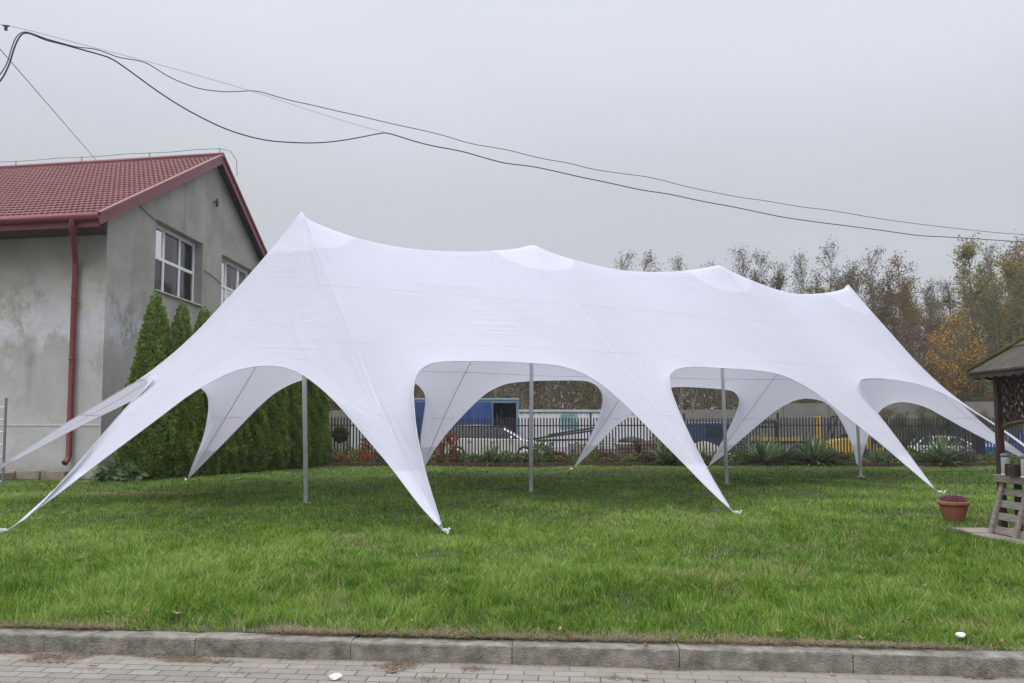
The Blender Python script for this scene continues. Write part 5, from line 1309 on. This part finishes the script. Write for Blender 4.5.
Hh = (.030+.095*cl**1.7+.045*c2)*npr.uniform(.55,1.2,n); Hh *= np.where(npr.uniform(0,1,n) < .04, 1.6, 1.0)
Hh *= np.clip(1.02-.026*(Y-6), .52, 1.0); Hh *= np.clip(.45+offk*1.1, .45, 1)
tall = np.exp(-((X-1.55*1.0)**2/.5+(Y-7.0)**2/.12))*.5+np.exp(-((X+4.0)**2/.9+(Y-6.9)**2/.35))*.5; Hh *= 1+tall
az_ = npr.normal(0,.9,n)+14*(vnoise(X,Y,.55,6)-.5)+6*vnoise(X,Y,.18,61); lean = npr.uniform(.2,1.15,n)*(.6+.9*vnoise(X,Y,.25,7))
dx, dy = np.cos(az_)*lean*Hh, np.sin(az_)*lean*Hh
fa = npr.uniform(0,np.pi,n); sx2, sy2 = np.cos(fa)*Wd, np.sin(fa)*Wd
Z = lawn_z(X, Y)*sstep(.1,.8,offk)-.004; Hz = Hh*np.sqrt(np.clip(1-.35*lean**2,.3,1))
V = np.zeros((n,5,3))
V[:,0] = np.stack([X-sx2, Y-sy2, Z], 1); V[:,1] = np.stack([X+sx2, Y+sy2, Z], 1)
V[:,2] = np.stack([X+dx*.4+sx2*.8, Y+dy*.4+sy2*.8, Z+Hz*.62], 1); V[:,3] = np.stack([X+dx*.4-sx2*.8, Y+dy*.4-sy2*.8, Z+Hz*.62], 1)
V[:,4] = np.stack([X+dx, Y+dy, Z+Hz], 1)
base = (np.arange(n)*5)[:,None]
# triangles only: three per blade
Fq = np.concatenate([base+np.array([[0,1,2]]), base+np.array([[0,2,3]]), base+np.array([[3,2,4]])], 0)
c4 = vnoise(X, Y, .13, 41); var = np.clip(-.12+.40*c3+.42*c2+.34*c4+npr.normal(0,.24,n), 0, .93)
dry = (npr.uniform(0,1,n) < .012+.10*(vnoise(X,Y,.5,12)*vnoise(X,Y,2.1,13) > .48)*2.4+.22*np.clip(1-(offk-.15)/.35,0,1)+.6*(np.hypot((X+8.6)/1.3,(Y-17.2)/.45) < 1)); var[dry] = npr.uniform(.94,1,dry.sum())
g = npmesh('grass', V.reshape(-1,3), Fq, M['grass'], None, np.concatenate([var]*3), 'stuff'); g['label'] = 'thick green lawn grass of uneven height'; g['category'] = 'grass'
print('BLADES', n)
# dry thatch along the kerb
n = 34000; u = npr.uniform(-7,7,n); v = .115+np.abs(npr.normal(0,.085,n))*(.5+vnoise(u,u*0,.6,31)); msk = vnoise(u, v*0, .7, 21)+npr.uniform(-.15,.15,n) > .42; u, v = u[msk], v[msk]; n = len(u)
ctr = kmap(u, v, 0*u+.006+.022*npr.uniform(0,1,n)); a = npr.uniform(0,2*np.pi,n); l = npr.uniform(.02,.06,n)
d = np.stack([np.cos(a)*l, np.sin(a)*l, npr.uniform(-.004,.022,n)], 1); s = np.stack([-np.sin(a), np.cos(a), 0*a], 1)*.0016
V = np.stack([ctr-s, ctr+s, ctr+d+s*.5, ctr+d-s*.5], 1).reshape(-1,3)
o = npmesh('dry_grass', V, np.arange(4*n).reshape(n,4), leafmat('dry_straw', [(0,(.13,.095,.055)),(.6,(.26,.20,.125)),(1,(.36,.29,.19))], .2), None, npr.uniform(0,1,n), 'stuff'); o['label'] = 'dry straw and thatch lying along the kerb'; o['category'] = 'dry grass'
# debris swept into the gutter
n = 60000; u = npr.uniform(-7,7,n); v = -np.abs(npr.normal(0,.22,n))-.01; msk = vnoise(u, v*2.2, .26, 23)*np.exp(v*.9)+npr.uniform(-.12,.12,n) > .66; u, v = u[msk], v[msk]; n = len(u)
ctr = kmap(u, v, 0*u-.127+.006*npr.uniform(0,1,n)); a = npr.uniform(0,2*np.pi,n); l = npr.uniform(.008,.035,n)
d = np.stack([np.cos(a)*l, np.sin(a)*l, npr.uniform(0,.006,n)], 1); s = np.stack([-np.sin(a), np.cos(a), 0*a], 1)*.0018
V = np.stack([ctr-s, ctr+s, ctr+d+s, ctr+d-s], 1).reshape(-1,3)
o = npmesh('gutter_debris', V, np.arange(4*n).reshape(n,4), leafmat('gutter_litter', [(0,(.10,.06,.035)),(.6,(.20,.14,.085)),(1,(.30,.24,.16))], .1), None, npr.uniform(0,1,n), 'stuff'); o['label'] = 'brown needles and crumbs swept against the kerb on the pavers'; o['category'] = 'debris'
# fallen leaves, one by one
LFN = {}
def leaf_obj(p, s, rz, m_, tilt, lab):
    b = MB(); V = []; n = 10
    for i in range(n):
        a = 2*math.pi*i/n; rr_ = s*(1+.28*math.cos(a*5+1))*(.75 if abs(math.sin(a)) > .6 else 1); V.append((rr_*math.cos(a), rr_*.75*math.sin(a), .25*s*math.cos(a*2+.4)))
    V.append((0,0,-.12*s)); b.add(V, [(i,(i+1) % n,n) for i in range(n)]); b.tube([(s*.9,0,.0),(s*1.6,.1*s,.1*s)], .0015, 4)
    o = b.build('fallen_leaf', m_); o.location = p; o.rotation_euler = (tilt*.6,tilt,rz); tag(o, lab, 'leaf', 'fallen autumn leaves'); return o
lm = [mat('leaf_brown', (.20,.085,.04), .8, .3, 40), mat('leaf_tan', (.30,.18,.10), .8, .3, 40)]
r9 = random.Random(12); LV = []
lv = [(20,601),(7,604),(97,607),(109,611),(148,610),(177,612),(197,608),(235,616),(303,630),(411,619),(384,620),(505,631),(601,634),(590,637),(646,644),(780,630),(812,640),(560,628),(905,622),(925,585),(50,661),(92,664),(392,671),(833,674),(645,679),(862,637),(1000,640),(452,600),(700,612)]
for i, (x0, y0) in enumerate(lv):
    d = ray(x0, y0); zz = .062; p = Vector((0,0,CH))+d*((zz-CH)/d.z)
    if kerb_off(p.x, p.y) < .16: zz = .008; p = Vector((0,0,CH))+d*((zz-CH)/d.z)
    if kerb_off(p.x, p.y) < 0: zz = -.118; p = Vector((0,0,CH))+d*((zz-CH)/d.z)
    LV.append((('grass' if zz > .02 else 'pavers' if zz < 0 else 'kerb'), x0, len(LV)))
    lo_ = leaf_obj(p, r9.uniform(.020,.038), r9.uniform(0,6.28), lm[i % 2], r9.uniform(-.4,.4) if zz > .02 else .05, 'curled brown fallen leaf lying '+('on the grass' if zz > .02 else 'on the pavers' if zz < 0 else 'on the kerb'))
LO = sorted([o for o in C.objects if o.name.startswith('fallen_leaf') and not o.parent], key=lambda o: o.location.x/o.location.y); cn_ = {}
WORDS = ORD+['twenty-first','twenty-second','twenty-third','twenty-fourth']
for o in LO:
    w_ = 'grass' if 'grass' in o['label'] else 'pavers' if 'pavers' in o['label'] else 'kerb'; k = cn_.get(w_, 0); cn_[w_] = k+1
    o['label'] = ('tan' if o.data.materials[0] == lm[1] else 'dark brown')+' fallen leaf on the '+w_+', '+WORDS[k]+' leaf there from the left'
# two scraps of white paper
def scrap(px_, py_, zz, s, lab):
    d = ray(px_, py_); p = Vector((0,0,CH))+d*((zz-CH)/d.z); b = MB(); rr = random.Random(px_); n1, n2 = 9, 5; V = []
    for j in range(n2+1):
        for i in range(n1):
            a = 2*math.pi*i/n1; t = -1.5+3.0*j/n2; q = s*rr.uniform(.75,1.15); V.append((q*math.cos(a)*math.cos(t)*1.3, q*math.sin(a)*math.cos(t), q*.65*math.sin(t)))
    b.add(V, [(j*n1+i,j*n1+(i+1) % n1,(j+1)*n1+(i+1) % n1,(j+1)*n1+i) for j in range(n2) for i in range(n1)]+[tuple(range(n1))[::-1], tuple(n2*n1+i for i in range(n1))])
    o = b.build('paper_scrap', mat('white_paper', (.72,.72,.74), .8)); o.location = p; tag(o, lab, 'litter')
scrap(960,635,.055,.032,'crumpled white paper scrap lying in the grass at the right'); scrap(335,677,-.115,.036,'crumpled white paper scrap on the pavers at the kerb')
